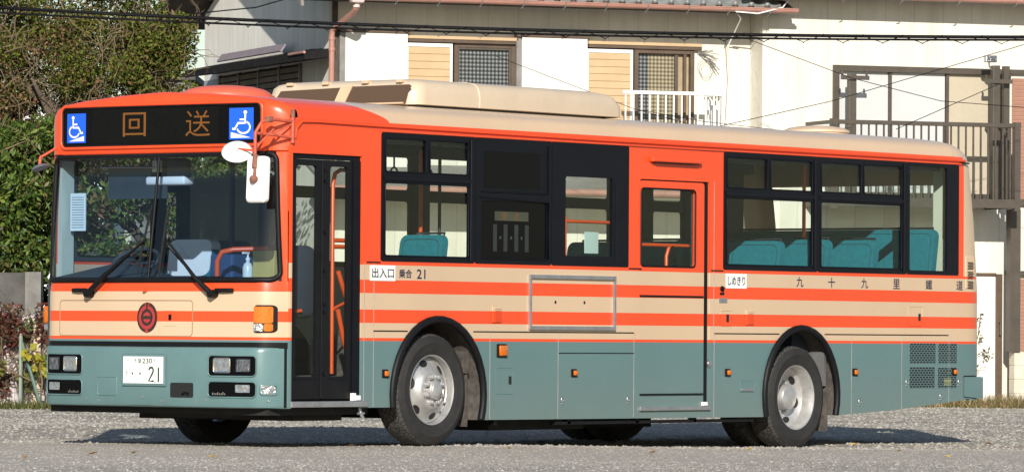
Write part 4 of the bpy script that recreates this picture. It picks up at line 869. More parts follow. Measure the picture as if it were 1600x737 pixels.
M['wall'] = wall_mat('cream_siding', CREAM, 'X', .455); M['wallg'] = wall_mat('lightened_gable_siding', (.86, .84, .78), 'Y', .80, .86)  # gable colour lightened to stand in for stronger sunlight on that side
M['panelw'] = plain('white_shutter_box', (.72, .69, .62), .7, var=.04, scale=2); M['slat'] = plain('tan_slats', (.50, .355, .205), .6, var=.10, scale=3)
M['brown'] = plain('brown_frame', (.10, .066, .045), .5, var=.2); M['brownlt'] = plain('bronze_aluminium', (.088, .072, .057), .45, var=.15, metal=.2)
M['trimgrey'] = plain('grey_trim', (.20, .19, .18), .6, var=.2); M['pink'] = plain('pink_brown_gutter', (.40, .205, .16), .45, var=.12)
M['tile'] = plain('grey_roof_tile', (.21, .215, .205), .42, var=.30, scale=5, bump=.2, bscale=14); M['darkwood'] = plain('dark_weathered_wood', (.075, .058, .045), .8, var=.4, scale=7)
M['shutter'] = plain('terracotta_shutter', (.42, .235, .17), .6, var=.08); M['curtain'] = plain('tan_curtain', (.33, .26, .16), .9, var=.2)
M['frosted'] = plain('frosted_pane', (.53, .53, .52), .35, var=.05, scale=1.5); M['frosted_cream'] = plain('frosted_cream_pane', (.46, .40, .30), .35, var=.05)
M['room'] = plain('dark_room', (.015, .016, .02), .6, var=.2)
m, t, b = newmat('check_net_curtain'); tc = N(t, 'ShaderNodeTexCoord'); sx = N(t, 'ShaderNodeSeparateXYZ'); t.links.new(tc.outputs['Object'], sx.inputs[0]); vals = []
for ax in 'XZ':
    d = N(t, 'ShaderNodeMath', operation='MULTIPLY'); d.inputs[1].default_value = 2 * math.pi / .056; t.links.new(sx.outputs[ax], d.inputs[0]); s_ = N(t, 'ShaderNodeMath', operation='SINE'); t.links.new(d.outputs[0], s_.inputs[0]); vals.append(s_)
ad = N(t, 'ShaderNodeMath', operation='ADD'); t.links.new(vals[0].outputs[0], ad.inputs[0]); t.links.new(vals[1].outputs[0], ad.inputs[1])
mr = N(t, 'ShaderNodeMapRange'); mr.inputs[1].default_value = -1.6; mr.inputs[2].default_value = 1.6; t.links.new(ad.outputs[0], mr.inputs[0])
rp = ramp(t, [(0, (.016, .019, .022)), (.45, (.05, .055, .055)), (1, (.23, .24, .23))]); t.links.new(mr.outputs[0], rp.inputs[0]); t.links.new(rp.outputs[0], b.inputs['Base Color']); b.inputs['Roughness'].default_value = .35; M['check'] = m
m, t, b = newmat('check_tan_curtain'); rp2 = None
tc = N(t, 'ShaderNodeTexCoord'); sx = N(t, 'ShaderNodeSeparateXYZ'); t.links.new(tc.outputs['Object'], sx.inputs[0]); vals = []
for ax in 'XZ':
    d = N(t, 'ShaderNodeMath', operation='MULTIPLY'); d.inputs[1].default_value = 2 * math.pi / .056; t.links.new(sx.outputs[ax], d.inputs[0]); s_ = N(t, 'ShaderNodeMath', operation='SINE'); t.links.new(d.outputs[0], s_.inputs[0]); vals.append(s_)
ad = N(t, 'ShaderNodeMath', operation='ADD'); t.links.new(vals[0].outputs[0], ad.inputs[0]); t.links.new(vals[1].outputs[0], ad.inputs[1])
mr = N(t, 'ShaderNodeMapRange'); mr.inputs[1].default_value = -1.6; mr.inputs[2].default_value = 1.6; t.links.new(ad.outputs[0], mr.inputs[0])
rp = ramp(t, [(0, (.075, .062, .038)), (.5, (.19, .155, .095)), (1, (.36, .32, .22))]); t.links.new(mr.outputs[0], rp.inputs[0]); t.links.new(rp.outputs[0], b.inputs['Base Color']); b.inputs['Roughness'].default_value = .4; M['checktan'] = m

HP = (24.569, 19.833, -.05); HR = math.atan2(-.53780206, .84301949)
def house_thing(name, label, cat):
    o = thing(name, HP, label, cat, rotz=HR); ORG[o.name] = Vector((0, 0, HP[2])); return o
FP = lambda a, b, t: (a, t, b)      # plate in the facade plane
def tiles(mb, u0, u1, y0, z0, slope, rows, pitch=.245, step=.24):
    nu = int((u1 - u0) / pitch); uu = [u0 + pitch * (i + k / 8) for i in range(nu) for k in range(8)] + [u0 + pitch * nu]
    pr_ = lambda u: .040 * math.exp(-((((u - u0) % pitch) - .035) / .030) ** 2) - .022 * math.sin(math.pi * max(0, min(1, (((u - u0) % pitch) - .07) / .175)))
    c = 1 / math.hypot(1, slope)
    for k in range(rows):
        ya, yb = y0 + step * k, y0 + step * (k + 1) + .05; za, zb = z0 + slope * step * k, z0 + slope * (step * (k + 1) + .05)
        mb.grid([[(u, ya + .01, za - .03 + pr_(u)) for u in uu], [(u, ya, za + .005 + pr_(u)) for u in uu], [(u, ya + .015, za + .022 + pr_(u)) for u in uu], [(u, yb, zb - .012 + pr_(u)) for u in uu]])
        if k == 0:
            for i in range(nu): mb.lathe([(0, -.035), (.03, -.028), (.043, -.005), (.043, .05)], (u0 + pitch * i + .035, ya, za + .005), 'y', 10)
h1 = house_thing('house', 'cream two storey house with grey tiled roof, pink brown gutter and two tan shuttered windows', 'house')
mb = MB(); mb.plate([(-.02, -.05), (6.28, -.05), (6.28, 5.75), (-.02, 5.75)], [[(1.06, 3.9), (2.68, 3.9), (2.68, 5.03), (1.06, 5.03)], [(3.76, 3.0), (5.40, 3.0), (5.40, 5.02), (3.76, 5.02)]], FP, 0, .12); mb.build('wall', M['wall'], h1)
mb = MB(); mb.plate([(0.121, -.05), (6.25, -.05), (6.25, 5.72), (3.1, 7.0), (0.121, 5.72)], [[(1.40, 3.3), (5.45, 3.3), (5.45, 4.76), (1.40, 4.76)]], lambda a, b, t: (t, a, b), -.02, .1); mb.build('wall', M['wallg'], h1)
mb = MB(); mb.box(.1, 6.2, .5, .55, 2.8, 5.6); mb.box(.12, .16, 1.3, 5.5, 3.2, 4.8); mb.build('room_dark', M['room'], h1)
MB().box(.1, 6.28, 6.1, 6.25, -.05, 5.7).build('wall', M['wall'], h1)
# shutter boxes and trim
for a, b_ in ((.13, 1.045), (2.75, 3.735)):
    o = MB().box(a, b_, -.13, -.001, 3.05, 5.125, .006).build('shutter_box', M['panelw'], h1)
    MB().box(a - .08, b_ + .03, -.15, -.001, 5.128, 5.16).build('box_cap', M['brown'], o)
    MB().box(a - .075, a - .005, -.10, -.001, 3.05, 5.12).build('edge_strip', M['trimgrey'], o)
    MB().box((a + b_) / 2 - .002, (a + b_) / 2 + .002, -.1325, -.129, 3.05, 5.12).build('panel_seam', M['panelw'], o)
def window_hood(u0, u1, z, w):
    o = MB().box(u0, u1, -.10, -.001, z, z + .045, .004).build('window_hood', M['slat'], w); MB().box(u0 + .01, u1, -.085, -.001, z - .045, z - .001).build('hood_trim', M['brown'], o)
def slats(u0, u1, z0, z1, w, y=-.045):
    mb = MB(); k = int((z1 - z0) / .098)
    for i in range(k): mb.box(u0, u1, y, y + .03, z0 + i * (z1 - z0) / k + .008, z0 + (i + 1) * (z1 - z0) / k - .004, .004)
    mb.box(u0, u1, y + .012, y + .03, z0, z1); o = mb.build('rain_shutter', M['slat'], w)
    mb = MB(); mb.box(u0 - .02, u0, y - .008, y + .03, z0, z1 + .05); mb.box(u1, u1 + .035, y - .01, y + .03, z0, z1 + .05); mb.box(u0, u1, y - .008, y + .03, z1 + .001, z1 + .05); mb.build('shutter_frame', M['white'], o)
def frame(u0, u1, z0, z1, w, y=-.03, t=.055, mat='brown', nm='window_frame'):
    mb = MB(); mb.plate([(u0, z0), (u1, z0), (u1, z1), (u0, z1)], [[(u0 + t, z0 + t), (u1 - t, z0 + t), (u1 - t, z1 - t), (u0 + t, z1 - t)]], FP, y, y + .09); return mb.build(nm, M[mat], w)
w1 = MB().box(1.06, 2.68, .07, .09, 3.9, 5.03).build('window', M['room'], h1); window_hood(1.06, 2.70, 5.065, w1); slats(1.08, 1.70, 3.9, 4.955, w1)
frame(1.77, 2.68, 3.85, 5.02, w1); frame(1.80, 2.64, 3.9, 4.985, w1, -.02, .05, 'brownlt', 'sash'); MB().box(1.85, 2.60, .02, .024, 3.95, 4.94).build('pane', M['check'], w1)
w2 = MB().box(3.76, 5.40, .07, .09, 3.0, 5.02).build('window', M['room'], h1); window_hood(3.76, 5.50, 5.055, w2); slats(3.78, 4.42, 3.0, 4.94, w2)
frame(4.48, 5.40, 3.0, 5.01, w2, -.05, .06); frame(4.50, 5.16, 3.0, 4.99, w2, -.02, .05, 'brownlt', 'sash'); MB().box(4.53, 4.72, .02, .024, 3.0, 4.95).build('pane', M['check'], w2); MB().box(4.72, 5.12, .021, .025, 3.0, 4.95).build('pane', M['checktan'], w2)
MB().box(5.16, 5.34, .03, .04, 3.0, 4.95).build('curtain', M['curtain'], w2); MB().box(5.24, 5.28, -.04, .01, 3.0, 4.96).build('sash_stile', M['brown'], w2)
# jog pilaster stain strip, eaves, gutter
mb = MB(); tiles(mb, -.70, 6.62, -.83, 5.635, .42, 6); mb.build('tile_course', M['tile'], h1, smooth=50)
mb = MB(); SL = .42
def slab(mb, u0, u1, ya, za, yb, zb, th): mb.add([(u0, ya, za), (u1, ya, za), (u1, yb, zb), (u0, yb, zb), (u0, ya, za - th), (u1, ya, za - th), (u1, yb, zb - th), (u0, yb, zb - th)], [(0, 1, 2, 3), (7, 6, 5, 4), (0, 4, 5, 1), (1, 5, 6, 2), (2, 6, 7, 3), (3, 7, 4, 0)])
slab(mb, -.69, 6.62, -.78, 5.60, 3.1, 7.16, .06); slab(mb, -.69, 6.62, 7.0, 5.60, 3.1, 7.161, .06); rf = mb.build('roof', M['darkwood'], h1)
mb = MB(); slab(mb, -.70, 6.66, .65, 6.30, 3.1, 7.22, .03); slab(mb, -.70, 6.66, 7.05, 5.68, 3.1, 7.221, .03); mb.tube([(-.74, 3.1, 7.24), (6.7, 3.1, 7.24)], .1, 8); mb.build('roof_covering', M['tile'], h1)
mb = MB()
for ya, yb in ((-.80, 3.1), (7.05, 3.1)):
    za = 5.58; zb = 7.2; mb.add([(-.74, ya, za), (-.74, yb, zb), (-.74, yb, zb - .20), (-.74, ya, za - .15), (-.695, ya, za), (-.695, yb, zb), (-.695, yb, zb - .20), (-.695, ya, za - .15)], [(0, 1, 2, 3), (7, 6, 5, 4), (0, 4, 5, 1), (1, 5, 6, 2), (2, 6, 7, 3), (3, 7, 4, 0)])
mb.build('barge_board', M['trimgrey'], h1)
MB().box(-.69, 6.60, -.75, -.02, 5.555, 5.575).build('soffit', M['darkwood'], h1)
mb = MB(); mb.lathe([(.055, -.72), (.055, 6.64)], (0, -.87, 5.575), 'x', 14, math.pi, 2 * math.pi); mb.lathe([(.048, -.72), (.048, 6.64)], (0, -.87, 5.575), 'x', 14, math.pi, 2 * math.pi)
for u in (-.72, 6.64): mb.add([(u, -.87 + .055 * math.cos(a), 5.575 + .055 * math.sin(a)) for a in np.linspace(math.pi, 2 * math.pi, 9)], [tuple(range(9))])
mb.tube([(-.72, -.925, 5.58), (6.64, -.925, 5.58)], .009, 6); g_ = mb.build('gutter', M['pink'], h1, smooth=50)
for u in np.arange(.0, 6.6, .62): MB().tube([(u, -.94, 5.58), (u, -.91, 5.51), (u, -.85, 5.505), (u - .02, -.89, 5.47)], .008, 5).build('gutter_hook', M['alu'], g_)
mb = MB(); mb.box(-.05, .13, -.97, -.78, 5.48, 5.61, .02); mb.tube([(.04, -.87, 5.48), (.04, -.87, 5.42)], .05, 10); mb.build('rain_hopper', plain('pale_pink_plastic', (.62, .48, .44), .4, var=.05), h1, smooth=50)
mb = MB(); mb.tube([(.04, -.87, 5.42), (.03, -.82, 5.37), (-.05, -.12, 5.17), (-.06, -.09, 5.08), (-.06, -.09, 0.0)], .042, 10)
for z in (5.05, 4.9, 4.0): mb.tube([(-.06, -.09, z), (-.06, -.09, z - .04)], .05, 10)
mb.build('downpipe', M['pink'], h1, smooth=50)
MB().box(-.03, .05, -.02, -.001, 4.0, 5.57).build('corner_trim', M['darkwood'], h1)
MB().box(.0, 6.25, -.95, -.0, 2.86, 2.90).build('lower_eave', M['wall'], h1); mb = MB(); slab(mb, -.4, 6.1, -1.0, 2.95, -.02, 3.30, .05); mb.build('lower_roof', M['trimgrey'], h1); MB().tube([(-.4, -1.05, 2.92), (6.1, -1.05, 2.92)], .05, 8).build('lower_gutter', M['pink'], h1, smooth=60)
# pent roof and slatted window on the gable side
mb = MB(); mb.add([(-.52, -.30, 4.83), (-.52, 5.60, 4.84), (-.02, 5.60, 4.94), (-.02, .9, 4.94), (-.02, -.05, 4.90), (-.52, -.30, 4.72), (-.52, 5.60, 4.73), (-.02, 5.60, 4.80), (-.02, -.05, 4.78)], [(0, 1, 2, 3, 4), (0, 5, 6, 1), (5, 8, 7, 6), (1, 6, 7, 2), (0, 4, 8, 5)])
aw = mb.build('pent_roof', plain('dark_metal_sheet', (.022, .021, .021), .85, var=.4, scale=9, spec=.08), h1)
mb = MB(); mb.add([(-.24, 1.75, 4.945), (-.24, 4.9, 4.945), (-.16, 4.9, 5.055), (-.16, 1.75, 5.055), (-.21, 1.75, 4.935), (-.21, 4.9, 4.935), (-.14, 4.9, 5.045), (-.14, 1.75, 5.045)], [(0, 1, 2, 3), (7, 6, 5, 4), (0, 4, 5, 1), (1, 5, 6, 2), (2, 6, 7, 3), (3, 7, 4, 0)]); mb.build('loose_sheet', plain('mauve_sheet', (.24, .20, .22), .5, var=.15), aw)
MB().tube([(-.53, -.31, 4.82), (-.53, .40, 4.82)], .022, 6).build('pent_edge', M['pink'], aw)
mb = MB()
for i in range(16): mb.box(-.045, -.015, 1.42, 5.43, 3.30 + .09 * i, 3.372 + .09 * i)
o = mb.build('slatted_shutter', plain('grey_brown_boards', (.20, .165, .125), .8, var=.25, scale=5), h1)
mb = MB()
for y in (1.42, 2.4, 3.4, 4.4, 5.4): mb.box(-.06, -.01, y - .03, y + .03, 3.3, 4.76)
mb.build('shutter_post', M['trimgrey'], o)
MB().box(-.03, -.021, 5.46, 6.24, 3.2, 4.72).build('grey_panel', plain('blue_grey_board', (.33, .36, .38), .7, var=.08), h1)
# white balcony of the right hand window
bal = MB().box(4.08, 5.62, -.66, -.60, 4.335, 4.385, .006).build('balcony_rail', M['white'], h1)
mb = MB(); mb.box(4.08, 5.62, -.655, -.605, 3.36, 3.40); mb.box(5.56, 5.61, -.60, -.001, 4.335, 4.38); mb.box(5.565, 5.605, -.60, -.001, 3.36, 3.40); mb.build('balcony_edge', M['white'], bal)
for i in range(13):
    u = 4.12 + .122 * i; MB().box(u - .0085, u + .0085, -.642, -.618, 3.40, 4.335).build('baluster', M['white'], bal)
MB().box(5.575, 5.615, -.66, -.60, 3.36, 4.34).build('balcony_post', M['white'], bal)
for i in range(4): MB().box(5.577, 5.599, -.12 - .13 * i - .011, -.12 - .13 * i + .011, 3.40, 4.335).build('baluster', M['white'], bal)
MB().box(4.08, 5.60, -.60, 0, 3.30, 3.36).build('balcony_floor', M['trimgrey'], bal)
# loose wires by that window, white cable on the eave
mb = MB(); rr0 = random.Random(3)
for i in range(14):
    a = rr0.uniform(-1.1, .3); L = rr0.uniform(.12, .34); mb.tube([(5.44, -.06, 4.99), (5.44 + L * .5, -.09, 4.99 + L * .4 * math.sin(a)), (5.44 + L * .95, -.10 - .05 * rr0.random(), 4.99 + L * math.sin(a) * 1.1)], .0045, 4)
for i in range(3): mb.tube([(5.58 + .13 * math.cos(q) * (1 - .2 * i), -.05, 4.78 + .13 * math.sin(q) - .04 * i) for q in np.linspace(0, 6.0, 16)], .0025, 4)
mb.build('wire_bundle', M['trimgrey'], h1)
MB().tube([(5.95, -.05, 3.9), (5.95, -.05, 4.5), (5.92, -.06, 5.1), (5.80, -.80, 5.43), (5.67, -.93, 5.52), (6.0, -.95, 5.50), (6.4, -.91, 5.60), (6.6, -.75, 5.78), (6.7, -.45, 5.98)], .011, 6).build('white_cable', M['white'], h1, smooth=60)
MB().tube([(5.88, -.03, 3.9), (5.92, -.03, 4.6), (5.88, -.03, 5.2)], .006, 5).build('drop_wire', M['trimgrey'], h1, smooth=60)

# ---- second house, a little further forward
h2 = house_thing('house', 'tall cream house on the right with bronze balcony and white frosted windows', 'house')
mb = MB(); mb.plate([(6.281, -.05), (14, -.05), (14, 6.2), (6.281, 6.2)], [[(7.42, 2.98), (10.10, 2.98), (10.10, 4.80), (7.42, 4.80)]], FP, -.46, -.36); mb.build('wall', M['wall'], h2)
mb = MB(); mb.box(6.285, 6.40, -.36, 3.0, 5.0, 6.2); mb.box(6.285, 6.40, -.36, -.01, -.05, 5.0); mb.build('wall', plain('return_wall', (.66, .625, .54), .9, var=.12, scale=8, bump=.5, bscale=40), h2)
mb = MB(); slab(mb, 5.75, 14.4, -.98, 5.93, 3.0, 7.6, .08); mb.build('roof', M['darkwood'], h2); mb = MB(); slab(mb, 5.75, 14.4, -1.01, 5.98, 3.0, 7.66, .03); mb.build('roof_covering', M['tile'], h2)
MB().box(5.78, 14.2, -.94, -.461, 5.82, 5.88).build('soffit', M['trimgrey'], h2)
mb = MB(); mb.tube([(5.75, -1.02, 5.80), (14.4, -1.02, 5.80)], .055, 10); o = mb.build('gutter', M['pink'], h2, smooth=60)
for u in np.arange(6.4, 12, .9): MB().tube([(u, -1.07, 5.83), (u, -1.04, 5.73), (u - .02, -.99, 5.70)], .009, 5).build('gutter_hook', M['alu'], o)
w = MB().box(7.42, 10.10, -.38, -.37, 2.98, 4.80).build('window', M['room'], h2)
frame(7.37, 10.14, 2.93, 4.83, w, -.52, .085, 'brownlt')
for a, b_, mt in ((7.46, 8.25, 'frosted'), (8.30, 9.15, 'frosted'), (9.21, 10.05, 'frosted_cream')): MB().box(a, b_, -.44, -.43, 3.0, 4.745).build('pane', M[mt], w)
for u in (8.275, 9.18): MB().box(u - .022, u + .022, -.475, -.425, 3.0, 4.75).build('mullion', M['brownlt'], w)
def roller(u0, u1, z0, z1, y, par):
    mb = MB(); k = int((z1 - z0) / .055)
    for i in range(k): mb.add([(u0, y, z0 + i * .055), (u1, y, z0 + i * .055), (u1, y - .02, z0 + i * .055 + .038), (u0, y - .02, z0 + i * .055 + .038), (u1, y, z0 + (i + 1) * .055 - .004), (u0, y, z0 + (i + 1) * .055 - .004)], [(0, 1, 2, 3), (3, 2, 4, 5)])
    return mb.build('roller_shutter', M['shutter'], par)
roller(10.2, 11.4, 2.95, 4.76, -.48, h2); MB().box(10.15, 11.5, -.53, -.465, 4.765, 4.83).build('shutter_head', M['brownlt'], h2); MB().box(10.15, 11.5, -.53, -.465, 2.86, 2.94).build('shutter_sill', M['brownlt'], h2)
# bronze balcony
bl = MB().box(6.95, 9.90, -1.43, -1.37, 3.945, 4.005, .004).build('balcony_rail', M['brownlt'], h2)
MB().box(6.95, 9.86, -1.44, -1.36, 2.79, 2.915).build('balcony_beam', M['brownlt'], bl)
for u in np.arange(7.06, 9.78, .1165): MB().box(u - .009, u + .009, -1.415, -1.385, 2.915, 3.945).build('baluster', M['brownlt'], bl)
for u in (6.98, 9.84): MB().box(u - .045, u + .045, -1.445, -1.355, 2.75, 4.02).build('balcony_post', M['brownlt'], bl)
for yy in (-1.25, -1.13, -1.01, -.89, -.77, -.65): MB().box(9.80, 9.82, yy - .009, yy + .009, 2.915, 3.945).build('baluster', M['brownlt'], bl)
for bb_ in ((9.78, 9.84, -1.37, -.465, 3.95, 4.0), (9.78, 9.85, -1.36, -.465, 2.79, 2.915), (6.95, 7.02, -1.36, -.465, 2.79, 2.915), (6.95, 7.01, -1.37, -.465, 3.95, 4.0)): MB().box(*bb_).build('balcony_return', M['brownlt'], bl)
MB().box(7.02, 9.78, -1.36, -.465, 2.83, 2.88).build('balcony_floor', M['trimgrey'], bl)
for u, zt_ in ((7.50, 4.69), (9.76, 4.86)):
    o = MB().box(u - .055, u + .055, -.90, -.80, 2.88, zt_, .006).build('pole_stand', M['brownlt'], bl)
    mb = MB(); mb.box(u - .20, u + .24, -.935, -.905, 4.60, 4.66, .005)
    for q in (-.18, .20): mb.box(u + q - .012, u + q + .012, -.935, -.905, 4.66, 4.72)
    mb.build('pole_arm', M['brownlt'], o)
for u in (9.93,): MB().box(u - .005, u + .085, -.80, -.72, 2.88, 4.86).build('pole_stand', M['brownlt'], bl)
# ground floor bits at the right edge
MB().box(9.97, 10.13, -.95, -.80, .735, 2.79).build('support_post', M['brownlt'], h2)
roller(10.18, 11.6, .70, 1.84, -.50, h2); MB().box(10.12, 11.7, -.56, -.465, 1.85, 1.91).build('shutter_head', M['brownlt'], h2)
o = MB().box(9.45, 9.93, -.53, -.465, .02, 1.83).build('door', M['panelw'], h2); mb = MB(); mb.box(9.93, 10.02, -.58, -.465, .0, 1.86); mb.box(9.40, 9.93, -.56, -.465, 1.835, 1.875); mb.build('door_frame', M['brown'], o); mb = MB(); mb.tube([(9.965, -.60, .98), (9.965, -.64, .98), (9.965, -.64, 1.16), (9.965, -.60, 1.16)], .010, 6); mb.build('door_handle', M['brownlt'], o)

# block wall at the right edge
bw = house_thing('block_wall', 'low cream painted block wall standing in front of the terracotta shutter', 'wall')
mb = MB()
for i in range(4):
    for k in range(8): mb.box(10.05 + .42 * k + .004, 10.05 + .42 * (k + 1) - .003, -.92, -.74, -.06 + .2 * i + .003, -.06 + .2 * (i + 1) - .003, .006)
mb.build('blocks', plain('cream_block', (.58, .53, .43), .9, var=.12, scale=6, bump=.3, bscale=50), bw); MB().box(10.06, 13.4, -.915, -.745, -.06, .735).build('mortar', plain('cream_mortar', (.46, .42, .345), .9, var=.1), bw)
# floodlight on the right hand pole stand
fl_ = house_thing('floodlight', 'small silver floodlight clamped on top of the right balcony pole', 'floodlight')
MB().box(9.55, 9.73, -.98, -.90, 4.90, 5.00, .012).build('lamp_housing', M['alu'], fl_); MB().box(9.57, 9.71, -.988, -.981, 4.912, 4.988).build('lamp_glass', M['lampglass'], fl_)
MB().tube([(9.62, -.93, 4.90), (9.64, -.90, 4.84), (9.70, -.87, 4.80), (9.76, -.85, 4.78)], .012, 6).build('bracket', M['alu'], fl_, smooth=60)
# ---------------------------------------------------------------- fence, wall, trees
def pS(s, D, z): p = at(s, D); return (p.x, p.y, z)
gF = lambda s, D: G(*at(s, D)[:2])
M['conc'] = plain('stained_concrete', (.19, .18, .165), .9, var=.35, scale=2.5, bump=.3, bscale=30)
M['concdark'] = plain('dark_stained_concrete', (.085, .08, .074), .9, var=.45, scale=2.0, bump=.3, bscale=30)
cw = thing('concrete_wall', tuple(at(-7.5, 66.6, -.05)), 'weathered grey concrete wall rising behind the vine covered fence', 'wall')
def sbox(mb, s0, s1, d0, d1, z0, z1):
    v = [pS(s, d, z) for z in (z0, z1) for s, d in ((s0, d0), (s1, d0), (s1, d1), (s0, d1))]; return mb.add(v, [(0, 3, 2, 1), (4, 5, 6, 7), (0, 1, 5, 4), (1, 2, 6, 5), (2, 3, 7, 6), (3, 0, 4, 7)])
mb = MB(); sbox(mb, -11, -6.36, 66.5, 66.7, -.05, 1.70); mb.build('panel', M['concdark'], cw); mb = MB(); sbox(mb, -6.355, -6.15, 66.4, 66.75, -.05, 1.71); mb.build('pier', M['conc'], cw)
mb = MB(); sbox(mb, -6.9, -6.42, 66.46, 66.499, .9, 1.28); mb.build('patch', M['conc'], cw)
fe = thing('corrugated_fence', tuple(at(-6.5, 65.8, -.05)), 'low fence of rusty white corrugated sheet overgrown with red vine', 'fence')
mb = MB(); rows = []
sf = np.arange(-11, -2.9, .012)
for z in (-.07, 1.14): rows.append([pS(s, 65.8 + .018 * math.sin(2 * math.pi * s / .076), z) for s in sf])
mb.grid(rows); mb.build('sheet', plain('chalky_corrugated_sheet', (.50, .445, .455), .75, var=.35, scale=5), fe, smooth=180)
mb = MB(); sbox(mb, -11, -2.9, 65.70, 65.75, .33, .39); sbox(mb, -11, -2.9, 65.70, 65.75, .93, .99); mb.build('rail', M['darkwood'], fe)
for s in (-7.6, -6.12, -4.6, -3.2): mb = MB(); sbox(mb, s - .045, s + .045, 65.62, 65.70, -.07, 1.05); mb.build('post', plain('pale_timber', (.50, .40, .30), .85, var=.25, scale=8), fe)
pr_ = thing('prop_stake', tuple(at(-6.2, 65.4, -.05)), 'pair of faded green stakes leaning on the corrugated fence', 'stake')
mb = MB(); mb.tube([pS(-6.36, 65.55, .95), pS(-6.02, 65.2, -.05)], .022, 6); mb.build('stake', plain('faded_green_paint', (.10, .17, .14), .7, var=.2), pr_); mb = MB(); mb.tube([pS(-6.32, 65.5, .9), pS(-6.30, 65.3, -.05)], .025, 6); mb.build('stake', plain('pale_green_paint', (.20, .25, .19), .7, var=.2), pr_)

def leaves(cl, n, L, Wd, up=.4, seed=1, sig=None, tilt=1.0):
    # cl: clump list (x, y, z, rx, ry, rz, weight); returns folded leaf quads
    r = np.random.default_rng(seed); cl = np.array(cl, float); w = cl[:, 6] / cl[:, 6].sum()
    idx = r.choice(len(cl), n, p=w); g = r.normal(size=(n, 3)); g /= np.linalg.norm(g, axis=1)[:, None]; rad = r.random(n) ** .38
    P = cl[idx, :3] + g * rad[:, None] * cl[idx, 3:6]
    d = r.normal(size=(n, 3)) + g * .9; d[:, 2] -= .25; d /= np.linalg.norm(d, axis=1)[:, None]
    nn_ = r.normal(size=(n, 3)) * tilt + np.array([S.x, S.y, S.z]) * .5; nn_[:, 2] += up; nn_ -= (nn_ * d).sum(1)[:, None] * d; nn_ /= np.linalg.norm(nn_, axis=1)[:, None]
    b_ = np.cross(d, nn_); l = L * (.55 + .8 * r.random(n))[:, None]; wd = Wd * (.6 + .7 * r.random(n))[:, None]
    V = np.stack([P, P + d * l * .45 + b_ * wd + nn_ * wd * .35, P + d * l - nn_ * l * .12, P + d * l * .45 - b_ * wd + nn_ * wd * .35], 1).reshape(-1, 3)
    k = np.arange(n)[:, None] * 4; F = np.concatenate([k + np.array([[0, 1, 2]]), k + np.array([[0, 2, 3]])]); return V, F
def clumps(s0, s1, d0, d1, z0, z1, n, r0, r1, seed, keep=None):
    r = random.Random(seed); out = []
    while len(out) < n:
        s, d, z = r.uniform(s0, s1), r.uniform(d0, d1), r.uniform(z0, z1)
        if keep and not keep(s, d, z): continue
        q = r.uniform(r0, r1); p = at(s, d); out.append((p.x, p.y, z, q, q, q * r.uniform(.6, .95), q * q))
    return out
def twigs(mb, n, s0, s1, d0, d1, z0, z1, L, rad, seed, droop=0.0):
    r = random.Random(seed)
    for i in range(n):
        p = Vector(pS(r.uniform(s0, s1), r.uniform(d0, d1), r.uniform(z0, z1))); d = Vector((r.gauss(0, 1), r.gauss(0, 1), r.gauss(.2, 1))).normalized(); pts = [p]; l = L * r.uniform(.4, 1.3)
        for k in range(4): d = (d + Vector((r.gauss(0, .35), r.gauss(0, .35), r.gauss(-droop, .35)))).normalized(); p = p + d * l / 4; pts.append(p)
        mb.tube(pts, [rad * f for f in (1, .85, .65, .45, .2)], 4, cap=False)
BARK = plain('tree_bark', (.11, .085, .06), .9, var=.4, scale=12, bump=.5, bscale=30); TWIG = plain('dry_twig', (.16, .115, .07), .9, var=.4, scale=8)
G_OL = island('olive_leaf', [(.056, .080, .012), (.090, .122, .017), (.132, .165, .025), (.040, .056, .010), (.175, .185, .035), (.11, .10, .028), (.080, .112, .015), (.14, .095, .036), (.185, .14, .055)], .6, .12, .2)
G_GL = island('glossy_leaf', [(.030, .060, .012), (.052, .098, .018), (.080, .138, .023), (.118, .178, .03), (.038, .068, .014), (.098, .148, .03), (.16, .20, .038), (.13, .115, .038)], .42, .3, .2)
G_BR = island('dry_leaf', [(.16, .095, .045), (.22, .13, .065), (.12, .075, .035), (.28, .17, .09), (.085, .075, .03), (.19, .10, .06), (.05, .06, .02), (.07, .075, .022)], .8, .1, .15)
G_DK = island('shaded_leaf', [(.030, .048, .010), (.048, .070, .014), (.07, .085, .02), (.085, .06, .028), (.036, .055, .012)], .6, .3, .2)  # darker palette puts inner shade into the hedge leaf colours
def tree(name, label, s, D, trunk, cl, n, L, Wd, mat, seed, tw=None, limbs=(), cat='tree', group=None, extra=None):
    t = thing(name, pS(s, D, gF(s, D)), label, cat, group)
    mb = MB(); z0 = gF(s, D) - .05; r = random.Random(seed); p = [Vector(pS(s, D, z0))]
    for k in range(1, 7): p.append(Vector(pS(s + r.uniform(-.12, .12) * k * .4, D + r.uniform(-.1, .1), z0 + trunk[1] * k / 6)))
    mb.tube(p, [trunk[0] * (1.25 - .16 * k) for k in range(7)], 8)
    for (ls, ld, lz) in limbs: q = p[r.randint(2, 5)]; e = Vector(pS(ls, ld, lz)); m_ = (q + e) / 2 + Vector((r.uniform(-.15, .15), r.uniform(-.15, .15), .12)); mb.tube([q, (q + m_) / 2 + Vector((0, 0, .05)), m_, (m_ + e) / 2, e], [trunk[0] * f for f in (.6, .5, .38, .25, .1)], 6)
    mb.build('trunk', BARK, t, smooth=60)
    V, F = leaves(cl, n, L, Wd, seed=seed); V = V - np.array(ORG[t.name]); numesh('crown', V, F, mat, t)
    if tw: mb = MB(); twigs(mb, *tw); mb.build('twig', TWIG, t)
    if extra: V, F = leaves(extra[0], extra[1], L * 1.1, Wd * 1.1, seed=seed + 50); V = V - np.array(ORG[t.name]); numesh('dry_foliage', V, F, G_BR, t)
    return t
edge = lambda s, d, z: s < -3.95 - .10 * max(0, 4.0 - z) * 0
